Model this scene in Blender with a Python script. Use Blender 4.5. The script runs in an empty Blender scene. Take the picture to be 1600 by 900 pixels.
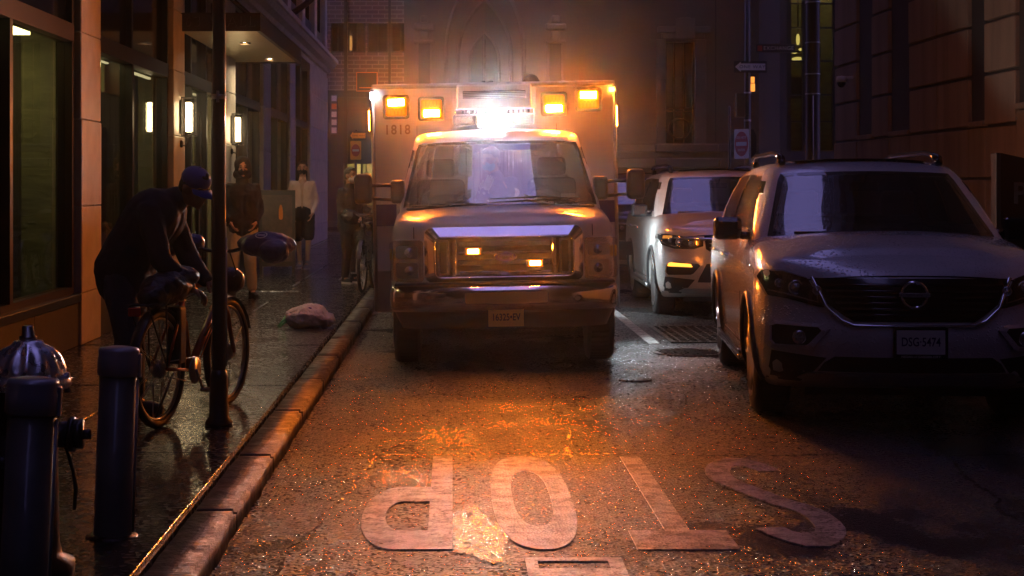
import bpy, bmesh, math, random
from mathutils import Vector, Matrix, noise
from mathutils.geometry import delaunay_2d_cdt

random.seed(7)
HAZE = .0024
sc = bpy.context.scene
COL = sc.collection
PI = math.pi

# ------------------------------------------------------------------ camera
# level camera, 1.6 m above the road, street runs along +Y; lens shift crops the frame
cam_d = bpy.data.cameras.new('camera')
cam = bpy.data.objects.new('camera', cam_d)
COL.objects.link(cam)
cam.location = (0, 0, 1.6)
cam.rotation_euler = (math.radians(90), 0, 0)
cam_d.sensor_width = 36
cam_d.lens = 36 * 2545 / 1600
cam_d.shift_x = 93 / 1600
cam_d.shift_y = -162 / 1600
cam_d.clip_start = 0.05
cam_d.clip_end = 600
sc.camera = cam

# ------------------------------------------------------------------ world: violet dusk
w = bpy.data.worlds.new('World')
sc.world = w
w.use_nodes = True
nt = w.node_tree
nt.nodes.clear()
wo = nt.nodes.new('ShaderNodeOutputWorld')
bg = nt.nodes.new('ShaderNodeBackground')
sky = nt.nodes.new('ShaderNodeTexSky')
sky.sky_type = 'NISHITA'
sky.sun_disc = False
sky.sun_elevation = math.radians(-3.0)
sky.sun_rotation = math.radians(200)
mixw = nt.nodes.new('ShaderNodeMix')
mixw.data_type = 'RGBA'
mixw.inputs[0].default_value = 0.96
mixw.inputs[7].default_value = (8.0, 6.8, 20.0, 1)
nt.links.new(sky.outputs[0], mixw.inputs[6])
nt.links.new(mixw.outputs[2], bg.inputs[0])
bg.inputs[1].default_value = 0.048
nt.links.new(bg.outputs[0], wo.inputs[0])

sc.view_settings.view_transform = 'Standard'
sc.view_settings.look = 'None'
sc.view_settings.exposure = -0.08
sc.view_settings.gamma = 1.0
cy = sc.cycles
cy.use_denoising = True
cy.max_bounces = 6
cy.diffuse_bounces = 2
cy.glossy_bounces = 3
cy.transmission_bounces = 4
cy.transparent_max_bounces = 12
cy.volume_bounces = 0
cy.sample_clamp_indirect = 4.0
cy.sample_clamp_direct = 0
cy.caustics_reflective = False
cy.caustics_refractive = False
cy.use_light_tree = True


# ------------------------------------------------------------------ measuring
F = 2545.0
def X(px, d): return (px - 707) / F * d
def Z(py, d): return 1.6 - (py - 288) / F * d


# ------------------------------------------------------------------ materials
MATS = {}
def mat(name, col=(.5, .5, .5), rough=.5, metal=0., bump=None, var=None, coat=0., emit=None, alpha=None,
        spec=.5, rvar=None, drops=None, sheen=0.):
    m = bpy.data.materials.new(name)
    m.use_nodes = True
    t = m.node_tree
    b = t.nodes['Principled BSDF']
    b.inputs['Base Color'].default_value = (*col, 1)
    b.inputs['Roughness'].default_value = rough
    b.inputs['Metallic'].default_value = metal
    b.inputs['Coat Weight'].default_value = coat
    b.inputs['Coat Roughness'].default_value = .06
    b.inputs['Specular IOR Level'].default_value = spec
    b.inputs['Sheen Weight'].default_value = sheen
    tc = t.nodes.new('ShaderNodeTexCoord')
    def nz(scale, detail=4, stretch=None):
        n = t.nodes.new('ShaderNodeTexNoise')
        n.inputs['Scale'].default_value = scale
        n.inputs['Detail'].default_value = detail
        if stretch:
            mp = t.nodes.new('ShaderNodeMapping')
            mp.inputs['Scale'].default_value = stretch
            t.links.new(tc.outputs['Object'], mp.inputs[0])
            t.links.new(mp.outputs[0], n.inputs['Vector'])
        else:
            t.links.new(tc.outputs['Object'], n.inputs['Vector'])
        return n
    if var:
        n = nz(var[0], 5, var[2] if len(var) > 2 else None)
        mp = t.nodes.new('ShaderNodeMapRange')
        mp.inputs[1].default_value = .3; mp.inputs[2].default_value = .7
        mp.inputs[3].default_value = 1 - var[1]; mp.inputs[4].default_value = 1 + var[1]
        t.links.new(n.outputs[0], mp.inputs[0])
        mx = t.nodes.new('ShaderNodeVectorMath'); mx.operation = 'SCALE'
        mx.inputs[0].default_value = col
        t.links.new(mp.outputs[0], mx.inputs['Scale'])
        t.links.new(mx.outputs[0], b.inputs['Base Color'])
    if rvar:
        n = nz(rvar[0], 4)
        mp = t.nodes.new('ShaderNodeMapRange')
        mp.inputs[1].default_value = .35; mp.inputs[2].default_value = .65
        mp.inputs[3].default_value = rvar[1]; mp.inputs[4].default_value = rvar[2]
        t.links.new(n.outputs[0], mp.inputs[0])
        t.links.new(mp.outputs[0], b.inputs['Roughness'])
    last = None
    if bump:
        n = nz(bump[0], 6, bump[3] if len(bump) > 3 else None)
        bp = t.nodes.new('ShaderNodeBump')
        bp.inputs['Strength'].default_value = bump[1]
        bp.inputs['Distance'].default_value = bump[2] if len(bump) > 2 else .01
        t.links.new(n.outputs[0], bp.inputs['Height'])
        last = bp
    if drops:                      # rain beads standing on the surface
        v = t.nodes.new('ShaderNodeTexVoronoi')
        v.inputs['Scale'].default_value = drops[0]
        v.inputs['Randomness'].default_value = 1
        t.links.new(tc.outputs['Object'], v.inputs['Vector'])
        r = t.nodes.new('ShaderNodeMapRange')
        r.interpolation_type = 'SMOOTHSTEP'
        r.inputs[1].default_value = .12; r.inputs[2].default_value = .36
        r.inputs[3].default_value = 1; r.inputs[4].default_value = 0
        t.links.new(v.outputs['Distance'], r.inputs[0])
        bp = t.nodes.new('ShaderNodeBump')
        bp.inputs['Strength'].default_value = drops[1]
        bp.inputs['Distance'].default_value = .004
        t.links.new(r.outputs[0], bp.inputs['Height'])
        if last: t.links.new(last.outputs[0], bp.inputs['Normal'])
        last = bp
    if last:
        t.links.new(last.outputs[0], b.inputs['Normal'])
        if coat: t.links.new(last.outputs[0], b.inputs['Coat Normal'])
    if emit:
        b.inputs['Emission Color'].default_value = (*emit[0], 1)
        b.inputs['Emission Strength'].default_value = emit[1]
    MATS[name] = m
    return m

def glass(name, tint, refl=.05, rough=.02, drops=None, fres=1.5):
    """thin pane: tinted see-through with a mirror coat growing at grazing angles"""
    m = bpy.data.materials.new(name)
    m.use_nodes = True
    t = m.node_tree
    t.nodes.clear()
    o = t.nodes.new('ShaderNodeOutputMaterial')
    tr = t.nodes.new('ShaderNodeBsdfTransparent'); tr.inputs[0].default_value = (*tint, 1)
    gl = t.nodes.new('ShaderNodeBsdfGlossy'); gl.inputs['Roughness'].default_value = rough
    ge = t.nodes.new('ShaderNodeNewGeometry')
    dt = t.nodes.new('ShaderNodeVectorMath'); dt.operation = 'DOT_PRODUCT'
    t.links.new(ge.outputs['Incoming'], dt.inputs[0]); t.links.new(ge.outputs['Normal'], dt.inputs[1])
    def MT(op, a, b=None, clamp=False):
        q = t.nodes.new('ShaderNodeMath'); q.operation = op; q.use_clamp = clamp
        for i, v in enumerate((a, b)):
            if v is None: continue
            if isinstance(v, (int, float)): q.inputs[i].default_value = v
            else: t.links.new(v, q.inputs[i])
        return q.outputs[0]
    c = MT('ABSOLUTE', dt.outputs['Value'])
    sch = MT('MULTIPLY', MT('POWER', MT('SUBTRACT', 1.0, c, True), 5.0), .6)
    ad = t.nodes.new('ShaderNodeMath'); ad.operation = 'ADD'; ad.use_clamp = True
    ad.inputs[1].default_value = refl
    mx = t.nodes.new('ShaderNodeMixShader')
    t.links.new(sch, ad.inputs[0])
    t.links.new(ad.outputs[0], mx.inputs[0])
    t.links.new(tr.outputs[0], mx.inputs[1])
    t.links.new(gl.outputs[0], mx.inputs[2])
    t.links.new(mx.outputs[0], o.inputs[0])
    if drops:
        tc = t.nodes.new('ShaderNodeTexCoord')
        v = t.nodes.new('ShaderNodeTexVoronoi'); v.inputs['Scale'].default_value = drops[0]
        t.links.new(tc.outputs['Object'], v.inputs['Vector'])
        r = t.nodes.new('ShaderNodeMapRange'); r.interpolation_type = 'SMOOTHSTEP'
        r.inputs[1].default_value = .1; r.inputs[2].default_value = .35
        r.inputs[3].default_value = 1; r.inputs[4].default_value = 0
        t.links.new(v.outputs['Distance'], r.inputs[0])
        bp = t.nodes.new('ShaderNodeBump'); bp.inputs['Strength'].default_value = drops[1]
        bp.inputs['Distance'].default_value = .003
        t.links.new(r.outputs[0], bp.inputs['Height'])
        t.links.new(bp.outputs[0], gl.inputs['Normal'])
    MATS[name] = m
    return m

def emis(name, col, strength):
    m = bpy.data.materials.new(name)
    m.use_nodes = True
    t = m.node_tree
    t.nodes.clear()
    o = t.nodes.new('ShaderNodeOutputMaterial')
    e = t.nodes.new('ShaderNodeEmission')
    e.inputs[0].default_value = (*col, 1); e.inputs[1].default_value = strength
    t.links.new(e.outputs[0], o.inputs[0])
    MATS[name] = m
    return m


def lens_mat():
    """amber diffuser glowing brightest around its LED bar, object origin on the bar"""
    m = emis('amber_lens_glow', (1, .2, 0), 1)
    t = m.node_tree; e = [n for n in t.nodes if n.type == 'EMISSION'][0]
    tc = t.nodes.new('ShaderNodeTexCoord'); mp = t.nodes.new('ShaderNodeMapping'); mp.inputs['Scale'].default_value = (7, 0, 12)
    ln = t.nodes.new('ShaderNodeVectorMath'); ln.operation = 'LENGTH'
    cr = t.nodes.new('ShaderNodeValToRGB')
    t.links.new(tc.outputs['Object'], mp.inputs[0]); t.links.new(mp.outputs[0], ln.inputs[0]); t.links.new(ln.outputs['Value'], cr.inputs[0])
    el = cr.color_ramp.elements
    el[0].position = .45; el[0].color = (1, .45, .03, 1); el[1].position = 1.0; el[1].color = (.6, .08, .0, 1)
    q = el.new(.7); q.color = (1, .22, .0, 1)
    t.links.new(cr.outputs[0], e.inputs[0]); e.inputs[1].default_value = 1.25
lens_mat()

# ------------------------------------------------------------------ objects
def tag(o, label=None, cat=None, group=None, kind=None):
    if label: o['label'] = label
    if cat: o['category'] = cat
    if group: o['group'] = group
    if kind: o['kind'] = kind
    return o

def thing(name, label, cat, loc=(0, 0, 0), rz=0., group=None, ry=0.):
    o = bpy.data.objects.new(name, None)
    o.empty_display_size = .1
    COL.objects.link(o)
    o.location = loc
    o.rotation_euler = (0, ry, rz)
    return tag(o, label, cat, group)

class MB:
    """collects shapes and links them as one mesh object"""
    def __init__(s): s.v = []; s.f = []; s.sm = []; s.mi = []; s.cur = 0
    def add(s, verts, faces, smooth=False):
        n = len(s.v)
        s.v += [tuple(p) for p in verts]
        s.f += [tuple(i + n for i in f) for f in faces]
        s.sm += [smooth] * len(faces)
        s.mi += [s.cur] * len(faces)
        return s
    def box(s, x0, x1, y0, y1, z0, z1, b=0.):
        if b <= 0:
            vs = [(x, y, z) for z in (z0, z1) for y in (y0, y1) for x in (x0, x1)]
            return s.add(vs, [(0, 2, 3, 1), (4, 5, 7, 6), (0, 1, 5, 4), (2, 6, 7, 3), (0, 4, 6, 2), (1, 3, 7, 5)])
        bm = bmesh.new()
        bmesh.ops.create_cube(bm, size=1)
        for q in bm.verts:
            q.co = Vector(((x0 + x1) / 2 + q.co.x * (x1 - x0), (y0 + y1) / 2 + q.co.y * (y1 - y0), (z0 + z1) / 2 + q.co.z * (z1 - z0)))
        bmesh.ops.bevel(bm, geom=bm.edges[:], offset=b, segments=2 if b > .008 else 1, affect='EDGES', profile=.5)
        s.bm(bm)
        return s
    def bm(s, bm, smooth=False):
        bm.verts.index_update()
        s.add([q.co[:] for q in bm.verts], [[q.index for q in f.verts] for f in bm.faces], smooth)
        bm.free()
        return s
    def tube(s, pts, r, seg=8, caps=True):
        pts = [Vector(p) for p in pts]
        rs = r if isinstance(r, (list, tuple)) else [r] * len(pts)
        vs = []; fs = []
        t0 = (pts[1] - pts[0]).normalized()
        up = Vector((0, 0, 1)) if abs(t0.z) < .9 else Vector((0, 1, 0))
        nrm = t0.cross(up).normalized()
        for i, p in enumerate(pts):
            if i == 0: t = pts[1] - p
            elif i == len(pts) - 1: t = p - pts[i - 1]
            else: t = (pts[i + 1] - p).normalized() + (p - pts[i - 1]).normalized()
            t = t.normalized() if t.length > 1e-9 else t0
            nrm = nrm - t * nrm.dot(t)
            nrm = nrm.normalized() if nrm.length > 1e-6 else t.orthogonal().normalized()
            bi = t.cross(nrm)
            for k in range(seg):
                a = 2 * PI * k / seg
                vs.append(p + (nrm * math.cos(a) + bi * math.sin(a)) * rs[i])
        for i in range(len(pts) - 1):
            for k in range(seg):
                a = i * seg + k; b = i * seg + (k + 1) % seg
                fs.append((a, b, b + seg, a + seg))
        if caps:
            fs.append(tuple(reversed(range(seg))))
            fs.append(tuple(range((len(pts) - 1) * seg, len(pts) * seg)))
        return s.add(vs, fs, True)
    def lathe(s, prof, c=(0, 0, 0), axis='z', seg=24, flute=None, arc=None):
        """prof: (radius, height) pairs"""
        vs = []; fs = []
        for r, h in prof:
            for k in range(seg):
                a = 2 * PI * k / seg
                rr = r * (1 + (flute[1] * math.cos(a * flute[0]) if flute and flute[2] < h < flute[3] else 0))
                x, y = rr * math.cos(a), rr * math.sin(a)
                p = {'z': (x, y, h), 'y': (x, h, y), 'x': (h, x, y)}[axis]
                vs.append((p[0] + c[0], p[1] + c[1], p[2] + c[2]))
        for i in range(len(prof) - 1):
            for k in range(seg):
                a = i * seg + k; b = i * seg + (k + 1) % seg
                fs.append((a, b, b + seg, a + seg))
        fs.append(tuple(reversed(range(seg))))
        fs.append(tuple(range((len(prof) - 1) * seg, len(prof) * seg)))
        return s.add(vs, fs, True)
    def ell(s, c, r, seg=16, rings=10):
        vs = [(c[0], c[1], c[2] - r[2])]; fs = []
        for i in range(1, rings):
            ph = -PI / 2 + PI * i / rings
            for k in range(seg):
                a = 2 * PI * k / seg
                vs.append((c[0] + r[0] * math.cos(ph) * math.cos(a), c[1] + r[1] * math.cos(ph) * math.sin(a), c[2] + r[2] * math.sin(ph)))
        vs.append((c[0], c[1], c[2] + r[2]))
        n = len(vs) - 1
        for k in range(seg):
            fs.append((0, 1 + (k + 1) % seg, 1 + k))
            for i in range(rings - 2):
                a = 1 + i * seg + k; b = 1 + i * seg + (k + 1) % seg
                fs.append((a, b, b + seg, a + seg))
            fs.append((n, n - seg + k, n - seg + (k + 1) % seg))
        return s.add(vs, fs, True)
    def prism(s, pts, z0, z1, plane='xy'):
        n = len(pts)
        def P(a, b, h): return {'xy': (a, b, h), 'xz': (a, h, b), 'yz': (h, a, b)}[plane]
        vs = [P(a, b, z0) for a, b in pts] + [P(a, b, z1) for a, b in pts]
        fs = [tuple(reversed(range(n))), tuple(range(n, 2 * n))] + [(i, (i + 1) % n, n + (i + 1) % n, n + i) for i in range(n)]
        return s.add(vs, fs)
    def torus(s, c, R, r, axis='x', seg=36, tseg=8):
        vs = []; fs = []
        for i in range(seg):
            a = 2 * PI * i / seg
            for k in range(tseg):
                b = 2 * PI * k / tseg
                q = R + r * math.cos(b); u, v, h = q * math.cos(a), q * math.sin(a), r * math.sin(b)
                p = {'z': (u, v, h), 'y': (u, h, v), 'x': (h, u, v)}[axis]
                vs.append((p[0] + c[0], p[1] + c[1], p[2] + c[2]))
        for i in range(seg):
            for k in range(tseg):
                fs.append((i * tseg + k, i * tseg + (k + 1) % tseg, ((i + 1) % seg) * tseg + (k + 1) % tseg, ((i + 1) % seg) * tseg + k))
        return s.add(vs, fs, True)
    def mesh(s, name):
        me = bpy.data.meshes.new(name)
        me.from_pydata(s.v, [], s.f)
        me.polygons.foreach_set('use_smooth', s.sm)
        me.polygons.foreach_set('material_index', s.mi)
        me.update()
        bm = bmesh.new(); bm.from_mesh(me)
        bmesh.ops.recalc_face_normals(bm, faces=bm.faces)
        bm.to_mesh(me); bm.free()
        return me
    def build(s, name, m, parent=None, loc=None, rz=0.):
        me = s.mesh(name)
        for q in (m if isinstance(m, (list, tuple)) else [m]):
            me.materials.append(MATS[q] if isinstance(q, str) else q)
        o = bpy.data.objects.new(name, me)
        COL.objects.link(o)
        if loc: o.location = loc
        if rz: o.rotation_euler.z = rz
        if parent: o.parent = parent
        return o

def link_mesh(name, me, parent=None, loc=(0, 0, 0), rot=(0, 0, 0)):
    o = bpy.data.objects.new(name, me)
    COL.objects.link(o)
    o.location = loc; o.rotation_euler = rot
    if parent: o.parent = parent
    return o

def copy_tree(o, parent=None):
    c = o.copy()
    COL.objects.link(c)
    c.parent = parent
    for ch in [q for q in bpy.data.objects if q.parent == o]:
        copy_tree(ch, c)
    return c

def baked(o, mods):
    """apply modifiers by evaluation; mods = list of (type, settings)"""
    for ty, st in mods:
        md = o.modifiers.new(ty, ty)
        for k, v in st.items(): setattr(md, k, v)
    dg = bpy.context.evaluated_depsgraph_get()
    me = bpy.data.meshes.new_from_object(o.evaluated_get(dg))
    old = o.data
    o.modifiers.clear()
    o.data = me
    if old.users == 0: bpy.data.meshes.remove(old)
    return o

def text(name, s, size, loc, rot, m, parent=None, ext=.002, cx=1., al='CENTER', sx=1., bold=0.):
    cu = bpy.data.curves.new(name, 'FONT')
    cu.body = s; cu.size = size; cu.extrude = ext; cu.align_x = al; cu.align_y = 'CENTER'
    cu.space_character = cx; cu.resolution_u = 3; cu.offset = bold
    t = bpy.data.objects.new(name, cu)
    COL.objects.link(t)
    dg = bpy.context.evaluated_depsgraph_get()
    me = bpy.data.meshes.new_from_object(t.evaluated_get(dg))
    bpy.data.objects.remove(t)
    for q in me.vertices: q.co.x *= sx
    me.materials.clear(); me.materials.append(MATS[m])
    return link_mesh(name, me, parent, loc, rot)
FRONT = (PI / 2, 0, 0)      # text standing up, read from -Y

def in_poly(x, y, P):
    c = False; j = len(P) - 1
    for i in range(len(P)):
        if (P[i][1] > y) != (P[j][1] > y) and x < (P[j][0] - P[i][0]) * (y - P[i][1]) / (P[j][1] - P[i][1]) + P[i][0]: c = not c
        j = i
    return c

def patch(mb, outline, fn, step=.06, off=.004, th=.01, smooth=True):
    """a shaped panel lying on surface fn(a, b) -> (point, outward direction), with a rim going into the surface"""
    P = []
    n = len(outline)
    for i in range(n):
        a = Vector(outline[i]); b = Vector(outline[(i + 1) % n])
        k = max(1, int((b - a).length / step))
        for j in range(k): P.append(tuple(a.lerp(b, j / k)))
    nb = len(P)
    xs = [p[0] for p in P]; ys = [p[1] for p in P]
    V = [Vector(p) for p in P]
    x = min(xs) + step / 2
    while x < max(xs):
        y = min(ys) + step / 2
        while y < max(ys):
            if in_poly(x, y, P) and min((Vector((x, y)) - V[i]).length for i in range(nb)) > step * .4: V.append(Vector((x, y)))
            y += step
        x += step
    vv, _, ff, *_ = delaunay_2d_cdt(V, [], [list(range(nb))], 1, 1e-5)
    pts = []; rim = []
    for v in vv:
        p, d = fn(v[0], v[1])
        pts.append(Vector(p) + Vector(d) * off)
    mb.add(pts, ff, smooth)
    bp = [fn(*p) for p in P]
    top = [Vector(p) + Vector(d) * off for p, d in bp]
    low = [Vector(p) + Vector(d) * (off - th) for p, d in bp]
    mb.add(top + low, [(i, (i + 1) % nb, nb + (i + 1) % nb, nb + i) for i in range(nb)], False)
    return mb

def ring_patch(mb, outer, inner, fn, off=.01, th=.02):
    """a frame between two outlines of equal length, laid on fn"""
    n = len(outer)
    o1 = [Vector(fn(*p)[0]) + Vector(fn(*p)[1]) * off for p in outer]
    i1 = [Vector(fn(*p)[0]) + Vector(fn(*p)[1]) * off for p in inner]
    o0 = [Vector(fn(*p)[0]) + Vector(fn(*p)[1]) * (off - th) for p in outer]
    i0 = [Vector(fn(*p)[0]) + Vector(fn(*p)[1]) * (off - th) for p in inner]
    fs = []
    for i in range(n):
        j = (i + 1) % n
        fs += [(i, j, n + j, n + i), (2 * n + i, 2 * n + j, j, i), (n + i, n + j, 3 * n + j, 3 * n + i)]
    mb.add(o1 + i1 + o0 + i0, fs, False)
    return mb

def rrect(x0, x1, z0, z1, r, k=4):
    """rounded rectangle outline"""
    P = []
    for cx, cz, a0 in ((x1 - r, z1 - r, 0), (x0 + r, z1 - r, 90), (x0 + r, z0 + r, 180), (x1 - r, z0 + r, 270)):
        for i in range(k + 1):
            a = math.radians(a0 + 90 * i / k)
            P.append((cx + r * math.cos(a), cz + r * math.sin(a)))
    return P

def flat_front(y): return lambda a, b: ((a, y, b), (0, -1, 0))

# ------------------------------------------------------------------ the palette
mat('asphalt_base', (.03, .03, .03), .4)
mat('paint_white', (.8, .8, .78), .35, var=(3, .08), coat=.4)
mat('vehicle_white', (.60, .59, .58), .32, coat=.6, var=(2.5, .06), bump=(9, .05, .004), drops=(90, .25))
mat('pearl_paint', (.56, .55, .53), .28, .25, coat=.9, drops=(48, 1.0), var=(3, .05))
mat('silver_paint', (.68, .68, .71), .26, .2, coat=.9, drops=(48, 1.0), var=(3, .05))
mat('dark_paint', (.02, .02, .024), .3, coat=.6)
mat('chrome', (.85, .85, .86), .08, 1, bump=(7, .10, .006), rvar=(14, .04, .16))
mat('dull_metal', (.4, .4, .4), .35, 1, bump=(30, .1, .003))
mat('black_plastic', (.015, .015, .016), .45, bump=(120, .15, .002))
mat('gloss_black', (.008, .008, .009), .15, coat=.5)
mat('rubber', (.018, .018, .018), .65, bump=(60, .3, .004))
mat('seat_fabric', (.012, .012, .014), .8)
mat('stripe_blue', (.035, .02, .16), .35, coat=.4)
mat('plate_gold', (.75, .55, .12), .4)
mat('plate_white', (.7, .7, .68), .4)
mat('plate_ink', (.02, .02, .06), .5)
mat('ink_white', (.75, .75, .75), .5)
mat('ink_red', (.55, .05, .03), .5)
mat('ink_black', (.015, .015, .015), .5)
mat('number_grey', (.30, .22, .18), .5)
mat('paper', (.7, .72, .75), .7)
mat('skin', (.34, .18, .11), .5, bump=(90, .1, .002))
mat('skin_light', (.52, .31, .22), .5, bump=(90, .1, .002))
mat('skin_brown', (.2, .1, .06), .5, bump=(90, .1, .002))
mat('hair_black', (.012, .01, .009), .6, bump=(60, .8, .01, (1, 1, .15)))
mat('mask_blue', (.3, .55, .66), .7)
mat('mask_black', (.015, .015, .017), .8)
mat('mask_white', (.62, .52, .5), .8)
mat('cap_blue', (.05, .045, .34), .75, bump=(200, .3, .002), sheen=.3)
mat('jacket_navy', (.010, .011, .020), .85, bump=(9, .5, .02))
mat('coat_black', (.01, .01, .011), .8, bump=(14, .6, .02))
mat('hoodie_black', (.014, .012, .012), .85, bump=(18, .5, .02))
mat('jeans_dark', (.03, .036, .06), .8, bump=(20, .6, .015), var=(8, .3))
mat('trouser_cream', (.48, .42, .31), .8, bump=(12, .8, .02))
mat('trouser_black', (.012, .012, .013), .85, bump=(20, .5, .01))
mat('sweater_pink', (.72, .50, .40), .85, bump=(13, .8, .02), sheen=.2)
mat('shorts_black', (.012, .012, .013), .85, bump=(18, .5, .01))
mat('shoe_black', (.015, .014, .014), .6)
mat('shoe_grey', (.28, .26, .25), .7)
mat('sole_white', (.65, .6, .55), .6)
mat('uniform_navy', (.055, .07, .13), .8, bump=(16, .5, .02))
mat('glove_white', (.72, .72, .68), .6, bump=(30, .4, .004))
mat('clear_lens', (.5, .5, .5), .1)
mat('reflector_chrome', (.8, .8, .8), .12, 1, bump=(70, .5, .01))
mat('bike_frame', (.38, .075, .012), .3, .3, coat=.6)  # orange of the lamp glints on the tubes is put into the colour
mat('bike_black', (.012, .012, .013), .4, coat=.3)
mat('mitt_purple', (.045, .03, .13), .45, bump=(22, .7, .02), coat=.2)
mat('plastic_wrap', (.008, .008, .009), .16, bump=(24, 1.0, .03), spec=.4)
mat('bag_black', (.012, .012, .013), .5, bump=(16, .8, .02), coat=.15)
mat('trash_plastic', (.92, .90, .92), .35, bump=(22, 1.0, .035), coat=.3)
mat('purple_print', (.08, .02, .30), .5)
mat('green_plastic', (.05, .4, .12), .35)
mat('bollard_paint', (.13, .13, .12), .5, .1, bump=(18, .2, .006), var=(6, .25), coat=.35)
mat('bollard_cap', (.34, .34, .38), .35, .3, bump=(18, .3, .006))
mat('hydrant_silver', (.93, .93, .97), .25, .85, bump=(34, .3, .006), rvar=(20, .18, .4))
mat('hydrant_black', (.014, .014, .015), .4, bump=(40, .4, .006), coat=.3)
mat('pole_black', (.018, .017, .016), .38, .2, bump=(25, .2, .004), coat=.3)
mat('pole_brown', (.05, .03, .022), .45, .2, bump=(25, .2, .004))
mat('sign_back', (.12, .11, .11), .5, .5)
mat('sign_red', (.5, .06, .03), .45)
mat('sign_white', (.72, .70, .66), .45)
mat('sign_orange', (.75, .22, .03), .45)
mat('sign_lit_amber', (.85, .42, .08), .45)  # amber lamp light tinted into the far left sign plates
mat('sign_brown', (.035, .022, .018), .5)
mat('board_print', (.06, .035, .025), .35, var=(9, .6))
mat('stone_left', (.44, .39, .33), .55, bump=(35, .35, .008), var=(5, .12), rvar=(4, .35, .6))
mat('stone_dark', (.05, .045, .04), .55, bump=(35, .35, .008), var=(5, .15))
mat('stone_right', (.26, .17, .115), .7, bump=(20, .5, .012), var=(1.2, .28, (2.2, 2.2, .22)))
mat('stone_church', (.13, .105, .085), .75, bump=(10, .5, .02), var=(.7, .18))
mat('stone_church_trim', (.16, .135, .11), .7, bump=(12, .5, .02), var=(1.5, .14))
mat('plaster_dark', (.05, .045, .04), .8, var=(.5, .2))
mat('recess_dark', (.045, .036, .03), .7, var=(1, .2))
mat('window_frame', (.012, .011, .010), .35, .2)
mat('bronze', (.05, .032, .02), .4, .5)
mat('canopy_soffit', (.55, .46, .26), .35, .4, bump=(2, .15, .01), rvar=(5, .3, .4))
mat('curtain', (.40, .36, .22), .8, bump=(6, .8, .03, (6, 1, .15)))
mat('curtain_dark', (.07, .05, .035), .8, bump=(6, .8, .03, (6, 1, .15)))
mat('inner_wall', (.16, .12, .07), .7, bump=(5, .4, .02, (.6, 1, 8)), var=(3, .2))
mat('inner_brick', (.20, .18, .10), .75, bump=(11, .6, .02, (.8, .8, 2.5)), var=(4, .35, (.8, .8, 2.2)))
mat('inner_orange', (.42, .16, .05), .6, var=(2, .3))
mat('inner_floor', (.12, .10, .07), .4)
mat('kerb_stone', (.045, .040, .036), .4, bump=(26, .8, .014), var=(7, .3), rvar=(9, .38, .68))
mat('iron', (.06, .05, .045), .38, .7, bump=(60, .5, .006), rvar=(20, .2, .5))
mat('sticker', (.6, .62, .6), .6)
glass('windscreen', (.24, .24, .27), .42, .012, (75, .08))
glass('windscreen_dark', (.16, .16, .18), .27, .012, (75, .10))
glass('car_glass', (.18, .18, .19), .05, .03, (110, .6))
glass('shop_glass', (.72, .72, .66), .04, .01)
glass('lens_cover', (.85, .85, .85), .06, .03, (60, .3))
emis('amber_core', (1, .20, .012), 1650)
emis('amber_lens', (1, .15, .0), .9)
emis('amber_grille', (1, .22, .015), 1000)
emis('amber_side', (1, .24, .02), 180)
emis('amber_side_strong', (1, .22, .015), 480)
emis('amber_marker', (1, .30, .03), 30)
emis('white_core', (.90, .96, 1), 1700)
emis('white_marker', (.95, .97, 1), 14)
emis('scene_light', (.80, .93, 1), 800)
emis('fog_amber', (1, .42, .05), 2.6)
emis('park_amber', (1, .36, .05), .9)
emis('lantern_glow', (1, .74, .38), 42)
emis('dome_glow', (.8, .85, 1), 22)
emis('shop_lamp', (1, .90, .42), 13)
emis('added_downlight_glow', (1, .78, .48), 1300)  # glow of the two lamps added under the canopy
emis('lobby_lamp', (1, .86, .38), 2.6)
emis('shop_strip', (1, .86, .5), 1.8)
emis('chandelier_glow', (1, .80, .22), 1.3)
emis('hand_signal', (1, .33, .05), 1.6)
emis('far_window', (1, .50, .12), .45)
emis('neon_green', (.25, .7, .25), .35)

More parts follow.
